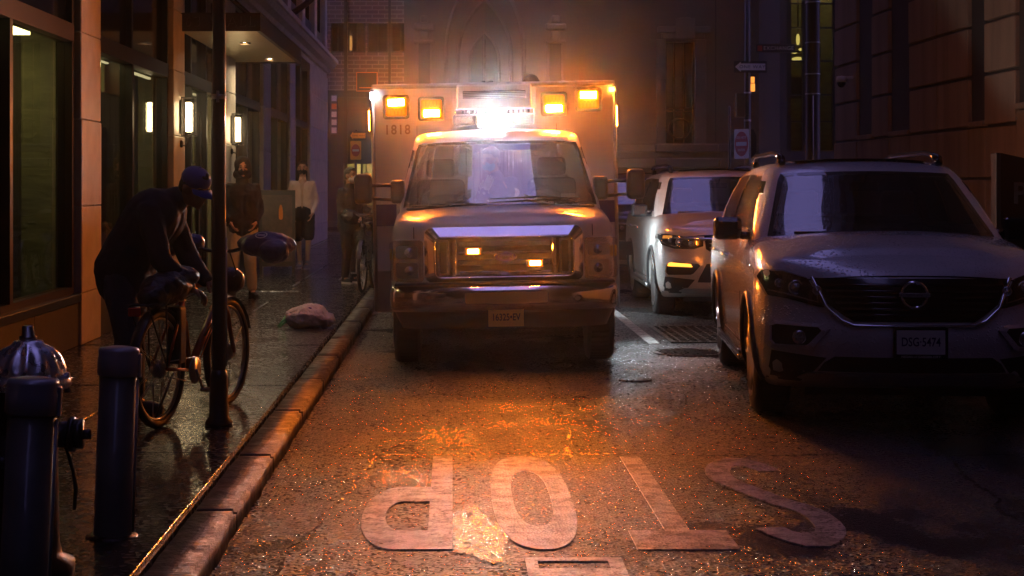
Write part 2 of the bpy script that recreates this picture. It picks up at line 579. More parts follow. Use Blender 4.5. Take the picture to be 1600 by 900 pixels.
# ------------------------------------------------------------------ ground materials
def ground_mat(name, col, wet0, wet1, agg, agg_s, patch_scale, spark=True):
    m = bpy.data.materials.new(name)
    m.use_nodes = True
    t = m.node_tree; L = t.links
    b = t.nodes['Principled BSDF']
    tc = t.nodes.new('ShaderNodeTexCoord')
    N = lambda ty: t.nodes.new(ty)
    big = N('ShaderNodeTexNoise'); big.inputs['Scale'].default_value = patch_scale; big.inputs['Detail'].default_value = 5
    fine = N('ShaderNodeTexNoise'); fine.inputs['Scale'].default_value = agg * 1.7; fine.inputs['Detail'].default_value = 4
    vor = N('ShaderNodeTexVoronoi'); vor.inputs['Scale'].default_value = agg
    for q in (big, fine, vor): L.new(tc.outputs['Object'], q.inputs['Vector'])
    r = N('ShaderNodeMapRange')
    r.inputs[1].default_value = .2; r.inputs[2].default_value = .8; r.inputs[3].default_value = wet0; r.inputs[4].default_value = wet1
    L.new(big.outputs[0], r.inputs[0])
    sepc = N('ShaderNodeSeparateColor'); L.new(vor.outputs['Color'], sepc.inputs[0])
    mr = N('ShaderNodeMapRange'); mr.inputs[3].default_value = -.10; mr.inputs[4].default_value = .16
    L.new(sepc.outputs[0], mr.inputs[0])
    ad = N('ShaderNodeMath'); ad.operation = 'ADD'; ad.use_clamp = True
    L.new(r.outputs[0], ad.inputs[0]); L.new(mr.outputs[0], ad.inputs[1]); L.new(ad.outputs[0], b.inputs['Roughness'])
    c = N('ShaderNodeMapRange'); c.inputs[1].default_value = .3; c.inputs[2].default_value = .7
    c.inputs[3].default_value = .55; c.inputs[4].default_value = 1.6
    L.new(fine.outputs[0], c.inputs[0])
    sca = N('ShaderNodeVectorMath'); sca.operation = 'SCALE'; sca.inputs[0].default_value = col
    L.new(c.outputs[0], sca.inputs['Scale']); L.new(sca.outputs[0], b.inputs['Base Color'])
    b1 = N('ShaderNodeBump'); b1.inputs['Strength'].default_value = agg_s; b1.inputs['Distance'].default_value = .012
    L.new(vor.outputs['Distance'], b1.inputs['Height'])
    b2 = N('ShaderNodeBump'); b2.inputs['Strength'].default_value = agg_s * .8; b2.inputs['Distance'].default_value = .004
    L.new(fine.outputs[0], b2.inputs['Height']); L.new(b1.outputs[0], b2.inputs['Normal'])
    b3 = N('ShaderNodeBump'); b3.inputs['Strength'].default_value = .25; b3.inputs['Distance'].default_value = .02
    L.new(big.outputs[0], b3.inputs['Height']); L.new(b2.outputs[0], b3.inputs['Normal'])
    L.new(b3.outputs[0], b.inputs['Normal'])
    b.inputs['Specular IOR Level'].default_value = .6
    MATS[name] = m
    return m
ground_mat('wet_asphalt', (.028, .028, .027), .17, .40, 62, .9, .9)
ground_mat('wet_sidewalk', (.024, .022, .020), .09, .24, 45, .10, 1.6)
ground_mat('worn_paint', (.40, .40, .39), .26, .46, 75, .35, 3.0)
def pools(name, scale, lo, hi):
    """rain pools: where a broad noise is high the surface lies smooth and mirror wet"""
    t = MATS[name].node_tree; b = t.nodes['Principled BSDF']
    tc = t.nodes.new('ShaderNodeTexCoord'); n = t.nodes.new('ShaderNodeTexNoise'); n.inputs['Scale'].default_value = scale; n.inputs['Detail'].default_value = 6; n.inputs['Roughness'].default_value = .6
    mp = t.nodes.new('ShaderNodeMapping'); mp.inputs['Scale'].default_value = (1, .6, 1); mp.inputs['Location'].default_value = (3.1, 1.7, 0)
    t.links.new(tc.outputs['Object'], mp.inputs[0]); t.links.new(mp.outputs[0], n.inputs['Vector'])
    r = t.nodes.new('ShaderNodeMapRange'); r.interpolation_type = 'SMOOTHSTEP'; r.inputs[1].default_value = lo; r.inputs[2].default_value = hi
    t.links.new(n.outputs[0], r.inputs[0])
    src = b.inputs['Roughness'].links[0].from_socket
    mx = t.nodes.new('ShaderNodeMix'); mx.inputs[3].default_value = .22
    t.links.new(r.outputs[0], mx.inputs[0]); t.links.new(src, mx.inputs[2]); t.links.new(mx.outputs[0], b.inputs['Roughness'])
    inv = t.nodes.new('ShaderNodeMapRange'); inv.inputs[3].default_value = 1; inv.inputs[4].default_value = .38
    t.links.new(r.outputs[0], inv.inputs[0])
    for q in t.nodes:
        if q.type == 'BUMP' and q.inputs['Distance'].default_value < .015:
            m_ = t.nodes.new('ShaderNodeMath'); m_.operation = 'MULTIPLY'; m_.inputs[1].default_value = q.inputs['Strength'].default_value
            t.links.new(inv.outputs[0], m_.inputs[0]); t.links.new(m_.outputs[0], q.inputs['Strength'])
pools('wet_asphalt', .9, .50, .64)
def wear_through(name, under, scale, lo, hi, stretch=(1, 1, 1)):
    m = MATS[name]; t = m.node_tree; b = t.nodes['Principled BSDF']
    src = b.inputs['Base Color'].links[0].from_socket
    n = t.nodes.new('ShaderNodeTexNoise'); n.inputs['Scale'].default_value = scale; n.inputs['Detail'].default_value = 9; n.inputs['Roughness'].default_value = .72
    tc = t.nodes.new('ShaderNodeTexCoord'); mp = t.nodes.new('ShaderNodeMapping'); mp.inputs['Scale'].default_value = stretch
    t.links.new(tc.outputs['Object'], mp.inputs[0]); t.links.new(mp.outputs[0], n.inputs['Vector'])
    r = t.nodes.new('ShaderNodeMapRange'); r.interpolation_type = 'SMOOTHSTEP'; r.inputs[1].default_value = lo; r.inputs[2].default_value = hi
    t.links.new(n.outputs[0], r.inputs[0])
    mx = t.nodes.new('ShaderNodeMix'); mx.data_type = 'RGBA'; mx.inputs[7].default_value = (*under, 1)
    t.links.new(r.outputs[0], mx.inputs[0]); t.links.new(src, mx.inputs[6]); t.links.new(mx.outputs[2], b.inputs['Base Color'])
wear_through('worn_paint', (.09, .088, .082), 7.5, .42, .62)
wear_through('wet_asphalt', (.010, .010, .011), 1.1, .50, .62, (1, .35, 1))
ground_mat('tar', (.008, .008, .008), .10, .22, 40, .3, 3.0)
ground_mat('puddle_water', (.025, .025, .024), .12, .30, 62, .3, 7.0)
ground_mat('patch_asphalt', (.05, .045, .04), .20, .38, 62, .7, 2.2)

# ------------------------------------------------------------------ road and pavements
mb = MB()
mb.add([(-1.02, -80, 0), (4.65, -80, 0), (4.65, 46, 0), (-1.02, 46, 0)], [(0, 1, 2, 3)])
mb.add([(-60, 46, 0), (60, 46, 0), (60, 56.2, 0), (-60, 56.2, 0)], [(0, 1, 2, 3)])
tag(mb.build('road', 'wet_asphalt'), 'wet dark asphalt road glittering under the emergency lights', kind='structure')
mb = MB()
mb.add([(-300, -300, -.02), (300, -300, -.02), (300, 300, -.02), (-300, 300, -.02)], [(0, 1, 2, 3)])
tag(mb.build('ground', 'plaster_dark'), kind='structure')

mb = MB(); mb.box(-6, -1.205, -80, 45.9, -.01, .100)
sw = mb.build('sidewalk', 'wet_sidewalk')
tag(sw, 'wet dark pavement of square slabs on the left of the street', kind='structure')
xs = [(-1.215, -2.30), (-2.312, -3.46)]
y = 3.0
k = 0
while y < 45.5:
    for x1, x0 in xs:
        dz = random.uniform(-.003, .003)
        yy = y + (0 if x1 > -2 else .0)
        m2 = MB(); m2.box(x0, x1, 0, min(1.488, 45.6 - yy), .095, .122 + dz, .004)
        o = m2.build('paving_slab', 'wet_sidewalk', sw)
        o.location.y = yy
    y += 1.5
# kerb of individual stones, worn and uneven
kerb = thing('kerb', None, None)
kerb['kind'] = 'structure'
y = 2.0
while y < 45:
    Ls = random.uniform(1.3, 2.0)
    L = min(Ls, 45.9 - y)
    bm = bmesh.new()
    nx, ny, nz_ = 5, max(6, int(L / (.06 if y < 14 else .25))), 3
    bmesh.ops.create_cube(bm, size=1)
    for q in bm.verts: q.co = Vector((-1.09 + q.co.x * .20, y + L / 2 + q.co.y * (L - .014), .05 + q.co.z * .118))
    bmesh.ops.bevel(bm, geom=[e for e in bm.edges], offset=.016, segments=2, affect='EDGES')
    cuts = [y + L * i / ny for i in range(1, ny)]
    for c in cuts:
        bmesh.ops.bisect_plane(bm, geom=bm.verts[:] + bm.edges[:] + bm.faces[:], plane_co=(0, c, 0), plane_no=(0, 1, 0))
    for q in bm.verts:
        n = noise.noise(Vector((q.co.x * 9, q.co.y * 7.5, q.co.z * 9)))
        n2 = noise.noise(Vector((q.co.x * 3, q.co.y * 2.1, 5)))
        if q.co.x > -1.02:
            am = 1.0 if y < 13 else .35; q.co.x += (n * .014 + n2 * .010) * am
        if q.co.z > .08: q.co.z += n * .006
    m2 = MB(); m2.bm(bm, True)
    m2.build('kerb_stone', 'kerb_stone', kerb)
    y += Ls
mb = MB(); mb.box(-1.19, -.998, -80, 2.0, -.01, .105)
mb.build('kerb_run', 'kerb_stone', kerb)
mb = MB(); mb.box(4.65, 4.85, -80, 45.9, -.01, .12); mb.build('kerb_run', 'kerb_stone', kerb)
mb = MB(); mb.box(4.86, 7.6, -80, 45.9, -.01, .118)
tag(mb.build('far_sidewalk', 'wet_sidewalk'), 'dark pavement behind the parked cars', kind='structure')
mb = MB(); mb.box(-40, 40, 56.3, 66, -.01, .12)
tag(mb.build('cross_sidewalk', 'wet_sidewalk'), 'pavement across the junction in front of the church wall', kind='structure')
# dull metal joint strips set in the pavement
for (xa, ya, yb) in ((-2.31, 18.9, 20.4), (-2.31, 25.7, 28.9), (-2.31, 23.6, 24.6), (-1.75, 25.2, 26.4), (-3.3, 38.0, 42.5), (-2.31, 8.6, 9.3)):
    m2 = MB(); m2.box(xa - .012, xa + .012, ya, yb, .10, .132, .003)
    m2.build('joint_strip', 'dull_metal', sw)

# ------------------------------------------------------------------ painted letters: STOP for traffic coming towards us
def letter(name, x0, x1, poly_sets, ya=7.12, yb=9.55, z=.006):
    """poly_sets: outlines (outer, hole or None) in reading coordinates u right, v up; read by someone facing -Y"""
    m2 = MB()
    def G(u, v): return (x1 - u * (x1 - x0), ya + (1 - v) * (yb - ya))
    for outer, hole in poly_sets:
        if hole:
            n = len(outer)
            o = [G(*p) for p in outer]; h = [G(*p) for p in hole]
            vs = [(x, y, z) for x, y in o] + [(x, y, z) for x, y in h] + [(x, y, 0) for x, y in o] + [(x, y, 0) for x, y in h]
            fs = []
            for i in range(n):
                j = (i + 1) % n
                fs += [(i, j, n + j, n + i), (2 * n + i, 2 * n + j, j, i), (n + i, n + j, 3 * n + j, 3 * n + i)]
            m2.add(vs, fs)
        else:
            m2.prism([G(*p) for p in outer], 0, z)
    o = m2.build(name, 'worn_paint')
    return tag(o, {'S': 'worn white road letter S furthest right, half in shadow of the silver car',
                   'T': 'worn white road letter T between the letters O and S',
                   'O': 'worn orange lit oval road letter O next to the bright puddle',
                   'P': 'worn white road letter P furthest left, bright along its stem'}[name[-1].upper()],
               'road marking', 'letters painted on the road')
def oval(cu, cv, ru, rv, n=40, e=2.6):
    P = []
    for i in range(n):
        a = 2 * PI * i / n
        c, s_ = math.cos(a), math.sin(a)
        P.append((cu + ru * math.copysign(abs(c) ** (2 / e), c), cv + rv * math.copysign(abs(s_) ** (2 / e), s_)))
    return P
letter('road_letter_o', .20, .605, [(oval(.5, .5, .5, .5), oval(.5, .5, .24, .30))])
letter('road_letter_t', .81, 1.26, [([(0, .84), (1, .84), (1, 1), (0, 1)], None), ([(.37, 0), (.62, 0), (.62, .838), (.37, .838)], None)])
bowl = [(.26, .40)] + [(.62 + .38 * math.sin(a), .70 - .30 * math.cos(a)) for a in [PI * i / 16 for i in range(17)]] + [(.26, 1.0)]
bin_ = [(.26, .56)] + [(.56 + .18 * math.sin(a), .70 - .14 * math.cos(a)) for a in [PI * i / 16 for i in range(17)]] + [(.26, .84)]
letter('road_letter_p', -.435, .0, [([(0, 0), (.26, 0), (.26, 1), (0, 1)], None), (bowl[:-1] + [bowl[-1]], bin_[:-1] + [bin_[-1]])])
# S as a swept band
cs = []
for i in range(9):
    a = math.radians(20 + 160 * i / 8); cs.append((.5 + .37 * math.cos(a) * 1.0, .76 + .155 * math.sin(a)))
for i in range(1, 5):
    a = math.radians(180 + 70 * i / 4); cs.append((.5 + .37 * math.cos(a), .74 + .17 * math.sin(a)))
for i in range(1, 9):
    a = math.radians(70 - 160 * i / 8); cs.append((.5 + .37 * math.cos(a), .26 + .17 * math.sin(a)))
for i in range(1, 6):
    a = math.radians(-90 - 75 * i / 5); cs.append((.5 + .37 * math.cos(a), .24 + .155 * math.sin(a)))
lf = []; rt = []
for i, p in enumerate(cs):
    a = cs[max(0, i - 1)]; b = cs[min(len(cs) - 1, i + 1)]
    d = Vector(((b[0] - a[0]) * .40, (b[1] - a[1]) * 2.43)).normalized()
    n = Vector((-d.y * .066 / .40, d.x * (.066 + .11 * abs(d.x)) / 2.43))
    lf.append((p[0] + n.x, p[1] + n.y)); rt.append((p[0] - n.x, p[1] - n.y))
m2 = MB()
def GS(u, v): return (1.82 - u * .41, 7.12 + (1 - v) * 2.43)
n = len(cs)
vs = [(*GS(*p), .006) for p in lf] + [(*GS(*p), .006) for p in rt] + [(*GS(*p), 0) for p in lf] + [(*GS(*p), 0) for p in rt]
fs = [(i, i + 1, n + i + 1, n + i) for i in range(n - 1)] + [(i, i + 1, 2 * n + i + 1, 2 * n + i) for i in range(n - 1)] + [(n + i, n + i + 1, 3 * n + i + 1, 3 * n + i) for i in range(n - 1)]
m2.add(vs, fs)
tag(m2.build('road_letter_s', 'worn_paint'), 'worn white road letter S furthest right, half in shadow of the silver car', 'road marking', 'letters painted on the road')
# rest of a further marking at the bottom edge of the view
m2 = MB()
for q in ((.31, .36, 6.2, 6.96), (.36, .66, 6.90, 6.96), (.66, .72, 6.2, 6.96), (.36, .66, 6.55, 6.76)):
    m2.box(q[0], q[1], q[2], q[3], 0, .006)
tag(m2.build('road_mark', 'worn_paint'), 'square outlined road marking closest to the viewer, below the letter O', 'road marking')
# smooth pool between P and O, and a repaired patch
m2 = MB()
P = []
for i in range(60):
    a = 2 * PI * i / 60; r = 1 + .35 * noise.noise(Vector((math.cos(a) * 1.7, math.sin(a) * 1.7, 3))) + .22 * noise.noise(Vector((math.cos(a) * 6, math.sin(a) * 6, 8)))
    P.append((max(.004, .10 + .15 * r * math.cos(a)), 7.55 + .50 * r * math.sin(a) - .3 * (math.cos(a) > .2) * math.cos(a)))
m2.prism(P, 0.0, .0045)
tag(m2.build('puddle', 'puddle_water'), 'shallow bright puddle lying between the road letters P and O', 'puddle')
# tar sealed cracks wandering over the road
road_o = bpy.data.objects['road']
for (xa, ya, xb2, yb2, w_) in ((-.95, 9.66, 4.5, 9.60, .02), (.7, 9.6, .78, 13.4, .012), (-.2, 12.4, 1.7, 12.1, .012), (2.6, 7.0, 2.9, 9.6, .014), (-.8, 6.2, -.45, 9.6, .014), (1.3, 9.6, 1.9, 13.0, .010)):
    m2 = MB(); n = 40; L_ = []; R_ = []
    for i in range(n + 1):
        q = i / n; x = xa + (xb2 - xa) * q; y = ya + (yb2 - ya) * q
        o1 = noise.noise(Vector((x * 2.3, y * 2.3, 1))) * .07 + noise.noise(Vector((x * 9, y * 9, 2))) * .02
        ww = w_ * (.6 + .8 * abs(noise.noise(Vector((x * 5, y * 5, 7)))))
        dx, dy = (yb2 - ya), -(xb2 - xa); l = math.hypot(dx, dy); dx /= l; dy /= l
        L_.append((x + dx * (o1 + ww), y + dy * (o1 + ww), .0015)); R_.append((x + dx * (o1 - ww), y + dy * (o1 - ww), .0015))
    m2.add(L_ + R_, [(i, i + 1, n + 2 + i, n + 1 + i) for i in range(n)])
    m2.build('tar_seam', 'tar', road_o)
m2 = MB(); m2.box(.0, .98, 7.3, 9.62, 0, .002)
tag(m2.build('asphalt_patch', 'patch_asphalt'), kind='structure')
# parking line, manholes, grate
m2 = MB()
m2.box(1.97, 2.08, 16.35, 24, 0, .005); tag(m2.build('parking_line', 'worn_paint'), 'white parking line on the road beside the grate', 'road marking')
def manhole(x, y, r, lab):
    t = thing('manhole_cover', lab, 'manhole cover', (x, y, 0))
    m2 = MB(); m2.torus((0, 0, .003), r, .012, 'z', 28, 6); m2.build('rim', 'iron', t)
    m3 = MB(); m3.lathe([(r * .96, 0), (r * .96, .006), (r * .9, .008)], seg=28)
    for i in range(-4, 5):
        hw = math.sqrt(max(0, (r * .86) ** 2 - (i * r * .19) ** 2))
        if hw > .02: m3.box(-hw, hw, i * r * .19 - .008, i * r * .19 + .008, .007, .013)
    m3.build('cover', 'iron', t)
manhole(2.24, 15.45, .33, 'round iron manhole cover by the front wheel of the silver car')
manhole(1.49, 13.3, .13, 'small round valve cover in the road right of the ambulance')
t = thing('road_grate', 'rectangular metal grate in the road beneath the front of the parked car', 'grate', (2.2, 16.4, 0))
m2 = MB()
for q in ((0, 1.5, 0, .05), (0, 1.5, 1.85, 1.9), (0, .05, .05, 1.85), (1.45, 1.5, .05, 1.85)): m2.box(*q, 0, .014)
m2.build('frame', 'iron', t)
m2 = MB()
for i in range(1, 15): m2.box(i * .1, i * .1 + .022, .05, 1.85, .001, .012)
for i in range(1, 12): m2.box(.05, 1.45, i * .155, i * .155 + .03, .003, .0135)
o = m2.build('bars', 'iron', t); o['kind'] = 'stuff'

# ------------------------------------------------------------------ left building with shop windows
LB = thing('shop_building', 'stone fronted building with tall dark shop windows on the left of the street', 'building')
XF = -3.4
def YL(px): return 3.4 * F / (707 - px)
cols = [(YL(128), YL(158)), (YL(272), YL(289)), (YL(352), YL(368)), (YL(412), YL(423)), (YL(454), YL(462)), (YL(485), 44.4)]
cols = [(4.0, 4.8), (9.4, 10.2)] + cols
for ci, (a, b) in enumerate(cols):
    z = .12
    hs = [.48, .80, .80, .80, .75, .65] if ci < 7 else [.48, .8, .8, .8, .8, .7]
    for h in hs:
        if b - a > 2:
            # the corner pier is wide: two windows' worth of blocks side by side, with joints
            n = 4
            for k in range(n):
                m2 = MB(); w_ = (b - a) / n
                m2.box(-3.62, XF + random.uniform(-.004, .004), a + k * w_ + .004, a + (k + 1) * w_ - .004, z + .004, z + h - .004, .008)
                m2.build('stone_block', 'stone_left', LB)
        else:
            m2 = MB(); m2.box(-3.62, XF + random.uniform(-.004, .004), a, b, z + .004, z + h - .004, .008)
            m2.build('stone_block', 'stone_left', LB)
        z += h
ztop_col = z
edges = [(-2, 4.0)] + [(cols[i][1], cols[i + 1][0]) for i in range(len(cols) - 1)]
for bi, (a, b) in enumerate(edges):
    # plinth under the window, in stones
    door = (bi == 4)
    if not door:
        n = max(1, int((b - a) / 1.3))
        for k in range(n):
            m2 = MB(); w_ = (b - a) / n
            m2.box(-3.62, -3.43, a + k * w_ + .004, a + (k + 1) * w_ - .004, .12, .52, .006)
            m2.build('plinth_block', 'stone_dark', LB)
        m2 = MB(); m2.box(-3.62, -3.40, a + .01, b - .01, .525, .60, .01); m2.build('sill', 'window_frame', LB)
    zb = .13 if door else .60
    f = MB()
    xf0, xf1 = -3.60, -3.47
    f.box(xf0, xf1, a + .01, a + .09, zb, 4.3); f.box(xf0, xf1, b - .09, b - .01, zb, 4.3)
    f.box(xf0, xf1 + .02, a + .09, b - .09, 2.90, 3.06)
    f.box(xf0, xf1, a + .09, b - .09, zb, zb + .06)
    mids = {2: [12.78], 3: [YL(217)], 4: [YL(307), YL(330)], 5: [YL(392)], 6: [YL(438)], 7: [YL(474)]}.get(bi, [(a + b) / 2])
    for q in mids: f.box(xf0, xf1 + .01, q - .045, q + .045, zb + .06, 2.9)
    for q in mids: f.box(xf0, xf1, q - .045, q + .045, 3.06, 4.3)
    f.build('window_frame', 'bronze' if bi in (2,) else 'window_frame', LB)
    ys = [a + .09] + mids + [b - .09]
    for k in range(len(ys) - 1):
        y0 = ys[k] + (.045 if k else 0); y1 = ys[k + 1] - (.045 if k < len(ys) - 2 else 0)
        g = MB(); g.box(-3.545, -3.535, y0, y1, zb + .06, 2.9); g.build('pane', 'shop_glass', LB)
        g = MB(); g.box(-3.545, -3.535, y0, y1, 3.06, 4.3); g.build('transom_pane', 'gloss_black', LB)
# inside: floor, ceiling, back wall, partitions
m2 = MB(); m2.box(-7.0, -3.63, -2, 44.3, .0, .11); m2.build('shop_floor', 'inner_floor', LB)
m2 = MB(); m2.box(-7.0, -3.63, -2, 44.3, 3.08, 3.2); m2.build('shop_ceiling', 'inner_wall', LB)
m2 = MB(); m2.box(-7.1, -6.9, -2, 44.3, .11, 3.08); m2.build('back_wall', 'inner_wall', LB)
for q in (4.4, 9.8, 20.3, 25.0, 29.9, 34.7): 
    m2 = MB(); m2.box(-6.9, -3.66, q - .08, q + .08, .11, 3.08); m2.build('partition', 'inner_brick' if q == 25.0 else 'inner_wall', LB)
def inner(nm, m, x0, x1, y0, y1, z0, z1, b=0):
    m2 = MB(); m2.box(x0, x1, y0, y1, z0, z1, b); return m2.build(nm, m, LB)
# panels and screens seen through the glass
inner('wall_panel', 'inner_brick', -4.13, -3.80, 15.60, 15.70, .12, 3.05)
inner('wall_panel', 'curtain_dark', -3.79, -3.64, 15.62, 15.70, .12, 3.05)
inner('wall_panel', 'curtain_dark', -6.8, -4.14, 15.62, 15.70, .12, 3.05)
inner('wall_panel', 'inner_brick', -3.88, -3.69, 20.08, 20.18, .12, 3.05)
inner('wall_panel', 'curtain_dark', -5.9, -3.9, 20.1, 20.18, .12, 3.05)
inner('wall_panel', 'curtain_dark', -4.35, -4.25, 16.6, 20.0, .12, 2.3)
inner('wall_panel', 'inner_orange', -3.9, -3.82, 22.5, 23.4, .9, 3.05)
inner('wall_panel', 'inner_wall', -4.2, -4.1, 25.3, 29.6, .12, 2.4)
inner('wall_panel', 'curtain_dark', -4.2, -4.1, 35.0, 38.8, .12, 3.0)
# pale glazed display at the left edge of the second window
inner('lit_screen', 'curtain', -3.80, -3.76, 17.6, 18.75, 2.60, 3.0)
inner('counter', 'inner_wall', -5.0, -4.0, 16.2, 19.2, .12, 1.15, .03)
inner('counter', 'inner_brick', -4.3, -3.75, 21.2, 22.9, .12, .95, .03)
inner('planter', 'curtain', -3.75, -3.66, 21.4, 22.9, .96, 1.2, .02)
for (x, y, z, s, mt) in ((-4.15, 14.7, 2.98, .34, 'shop_lamp'), (-4.0, 16.8, 3.0, .2, 'shop_lamp'), (-4.2, 19.0, 2.98, .26, 'shop_lamp'),
                        (-4.2, 23.2, 2.98, 1.2, 'shop_lamp'), (-5.0, 27.0, 2.98, .2, 'shop_lamp'), (-4.2, 37, 2.98, .8, 'shop_lamp'), (-4.1, 32, 2.98, .5, 'shop_lamp')):
    inner('ceiling_lamp', mt, x - .25, x + .25, y - s, y + s, z, z + .04)
inner('light_strip', 'shop_strip', -3.66, -3.63, 17.9, 19.6, 2.86, 2.885)
inner('light_strip', 'shop_strip', -3.66, -3.63, 15.95, 17.2, 2.87, 2.885)
inner('light_strip', 'shop_strip', -3.66, -3.63, 20.9, 24.2, 2.86, 2.88)
inner('light_strip', 'shop_strip', -3.68, -3.64, YL(427), YL(427) + .08, .7, 3.0)
inner('poster', 'neon_green', -3.66, -3.64, YL(442) - .3, YL(442) + .25, 2.25, 2.75)
inner('poster', 'amber_side' if False else 'hand_signal', -3.66, -3.64, YL(442) - .25, YL(442) + .2, 1.75, 2.2)
# door bay: leaves and handles
for y0, y1 in ((YL(307) + .1, YL(330) - .1),):
    inner('door_leaf', 'window_frame', -3.6, -3.52, y0, y0 + .1, .15, 2.6)
    inner('door_leaf', 'window_frame', -3.6, -3.52, y1 - .1, y1, .15, 2.6)
    m2 = MB(); m2.tube([(-3.44, y0 + .15, .9), (-3.40, y0 + .15, .9), (-3.40, y0 + .15, 1.7), (-3.44, y0 + .15, 1.7)], .015)
    m2.build('door_handle', 'dull_metal', LB)
# fascia and cornice above the columns, upper floors with pilasters and windows
for y0 in [(-2 + i * 1.6) for i in range(29)]:
    m2 = MB(); y1 = min(y0 + 1.592, 44.4)
    m2.box(-3.62, -3.43, y0, y1, ztop_col + .004, 4.62, .006); m2.build('lintel_block', 'stone_left', LB)
m2 = MB(); prof = [(-3.6, 4.62), (-3.36, 4.62), (-3.33, 4.70), (-3.22, 4.76), (-3.16, 4.86), (-3.12, 4.88), (-3.12, 4.97), (-3.6, 5.0)]
n = len(prof)
m2.add([(x, -2, z) for x, z in prof] + [(x, 44.55, z) for x, z in prof], [tuple(range(n)), tuple(reversed(range(n, 2 * n)))] + [(i, (i + 1) % n, n + (i + 1) % n, n + i) for i in range(n)])
m2.build('cornice', 'stone_left', LB)
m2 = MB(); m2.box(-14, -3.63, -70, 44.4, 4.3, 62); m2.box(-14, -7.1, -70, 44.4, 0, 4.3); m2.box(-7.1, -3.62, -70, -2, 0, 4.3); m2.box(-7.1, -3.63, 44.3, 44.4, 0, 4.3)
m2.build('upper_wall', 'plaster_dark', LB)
yy = 4.4
while yy < 44:
    for z0, z1 in ((5.0, 9.0), (9.4, 13.2)):
        m2 = MB(); m2.box(-3.63, -3.38, yy - .32, yy + .32, z0, z1, .02)
        if yy > 24 or z0 < 9: m2.build('pilaster', 'stone_left', LB)
        m2 = MB(); m2.box(-3.63, -3.46, yy + .34, yy + 2.9, z0, z0 + .55, .015)
        if yy + 2.9 < 44.4: m2.build('spandrel', 'stone_dark', LB)
        m2 = MB(); f = m2
        if yy + 2.9 < 44.4:
            a, b = yy + .5, yy + 2.74
            f.box(-3.63, -3.5, a, a + .1, z0 + .56, z1); f.box(-3.63, -3.5, b - .1, b, z0 + .56, z1); f.box(-3.63, -3.52, (a + b) / 2 - .04, (a + b) / 2 + .04, z0 + .56, z1)
            f.box(-3.63, -3.52, a + .1, b - .1, z0 + 2.2, z0 + 2.28)
            w1 = f.build('upper_window', 'window_frame', LB)
            g = MB(); g.box(-3.6, -3.58, a + .1, b - .1, z0 + .56, z1); g.build('pane', 'gloss_black', w1)
    yy += 3.27
# entrance canopy with its lettering
cany = MB()
y0, y1, x1 = 20.5, 26.0, -2.42
cany.box(-3.46, x1, y0, y0 + .05, 3.53, 3.76); cany.box(x1 - .05, x1, y0 + .05, y1, 3.53, 3.76); cany.box(-3.46, x1, y1 - .0, y1 + .05, 3.53, 3.76)
co = cany.build('entrance_canopy', 'bronze')
tag(co, 'flat metal entrance canopy with address letters jutting over the pavement', 'canopy')
m2 = MB(); m2.box(-3.46, x1 - .05, y0 + .05, y1, 3.55, 3.6); m2.build('soffit', 'canopy_soffit', co)
m2 = MB(); m2.box(-3.46, x1 - .05, y0 + .05, y1, 3.72, 3.75); m2.build('roof_sheet', 'bronze', co)
text('lettering', '63 WALL', .19, (-2.93, 20.495, 3.645), FRONT, 'bronze', co, .012, 1.25)
for yy_ in (22.4, 25.4):  # added lamps, put under the canopy to light the people nearby
    m2 = MB(); m2.lathe([(.075, 3.549), (.075, 3.528), (.066, 3.528), (.06, 3.549)], (-2.85, yy_, 0), 'z', 20); m2.f = m2.f[:-2]; m2.sm = m2.sm[:-2]; m2.mi = m2.mi[:-2]; dl = m2.build('added_downlight', 'bronze', co)
    m2 = MB(); m2.lathe([(.045, 3.542), (.045, 3.547)], (-2.85, yy_, 0), 'z', 16); m2.build('added_lamp_disc', 'added_downlight_glow', dl)
m2 = MB(); m2.tube([(-2.6, 20.8, 3.75), (-3.42, 20.8, 4.5)], .018); m2.build('tie_rod', 'bronze', co)
m2 = MB(); m2.tube([(-2.6, 25.6, 3.75), (-3.42, 25.6, 4.5)], .018); m2.build('tie_rod', 'bronze', co)

# bare flagpole on the facade
fp = thing('flagpole', 'dark slanting flagpole fixed above the cornice of the left building', 'flagpole', (-3.46, 33.4, 5.05))
m2 = MB(); m2.tube([(.05, 0, 0), (.25, 0, .1), (.55, 0, .32), (1.5, 0, 1.25), (2.3, 0, 2.1)], [.07, .07, .06, .05, .03], 10); m2.build('shaft', 'pole_black', fp)
m2 = MB(); m2.lathe([(.12, 0), (.12, .03), (.08, .05)], (0, 0, 0), 'x', 14); m2.ell((.52, -.02, .30), (.05, .05, .05), 10, 8); m2.build('bracket', 'pole_black', fp)

# wall lanterns on the stone piers
def lantern(y, lab):
    t = thing('wall_lantern', lab, 'lantern', (XF, y, 2.44), group='lit lanterns on the stone piers')
    t.scale = (.8, .8, .70)
    m2 = MB(); m2.box(0, .02, -.08, .08, -.30, .30, .004); m2.build('back_plate', 'window_frame', t)
    m2 = MB(); m2.box(.09, .17, -.05, .05, -.26, .26, .01); m2.build('glow_tube', 'lantern_glow', t)
    m2 = MB()
    for sx in (.03, .23):
        for sy in (-.08, .08): m2.box(sx - .008, sx + .008, sy - .008, sy + .008, -.33, .35)
    for z0 in (-.34, .34):
        m2.box(.022, .24, -.09, .09, z0, z0 + .015)
    m2.tube([(.02, 0, -.5), (.10, 0, -.52), (.13, 0, -.42), (.13, 0, -.34)], .014); m2.ell((.02, 0, -.48), (.03, .05, .07), 10, 6)
    m2.build('cage', 'window_frame', t)
    for sy in (-.08, .08):
        m2 = MB(); m2.box(.04, .22, sy - .002, sy + .002, -.32, .34); m2.build('pane', 'lens_cover', t)
lantern(20.35, 'glowing lantern on the stone pier nearer the viewer, above the man in a blue cap')
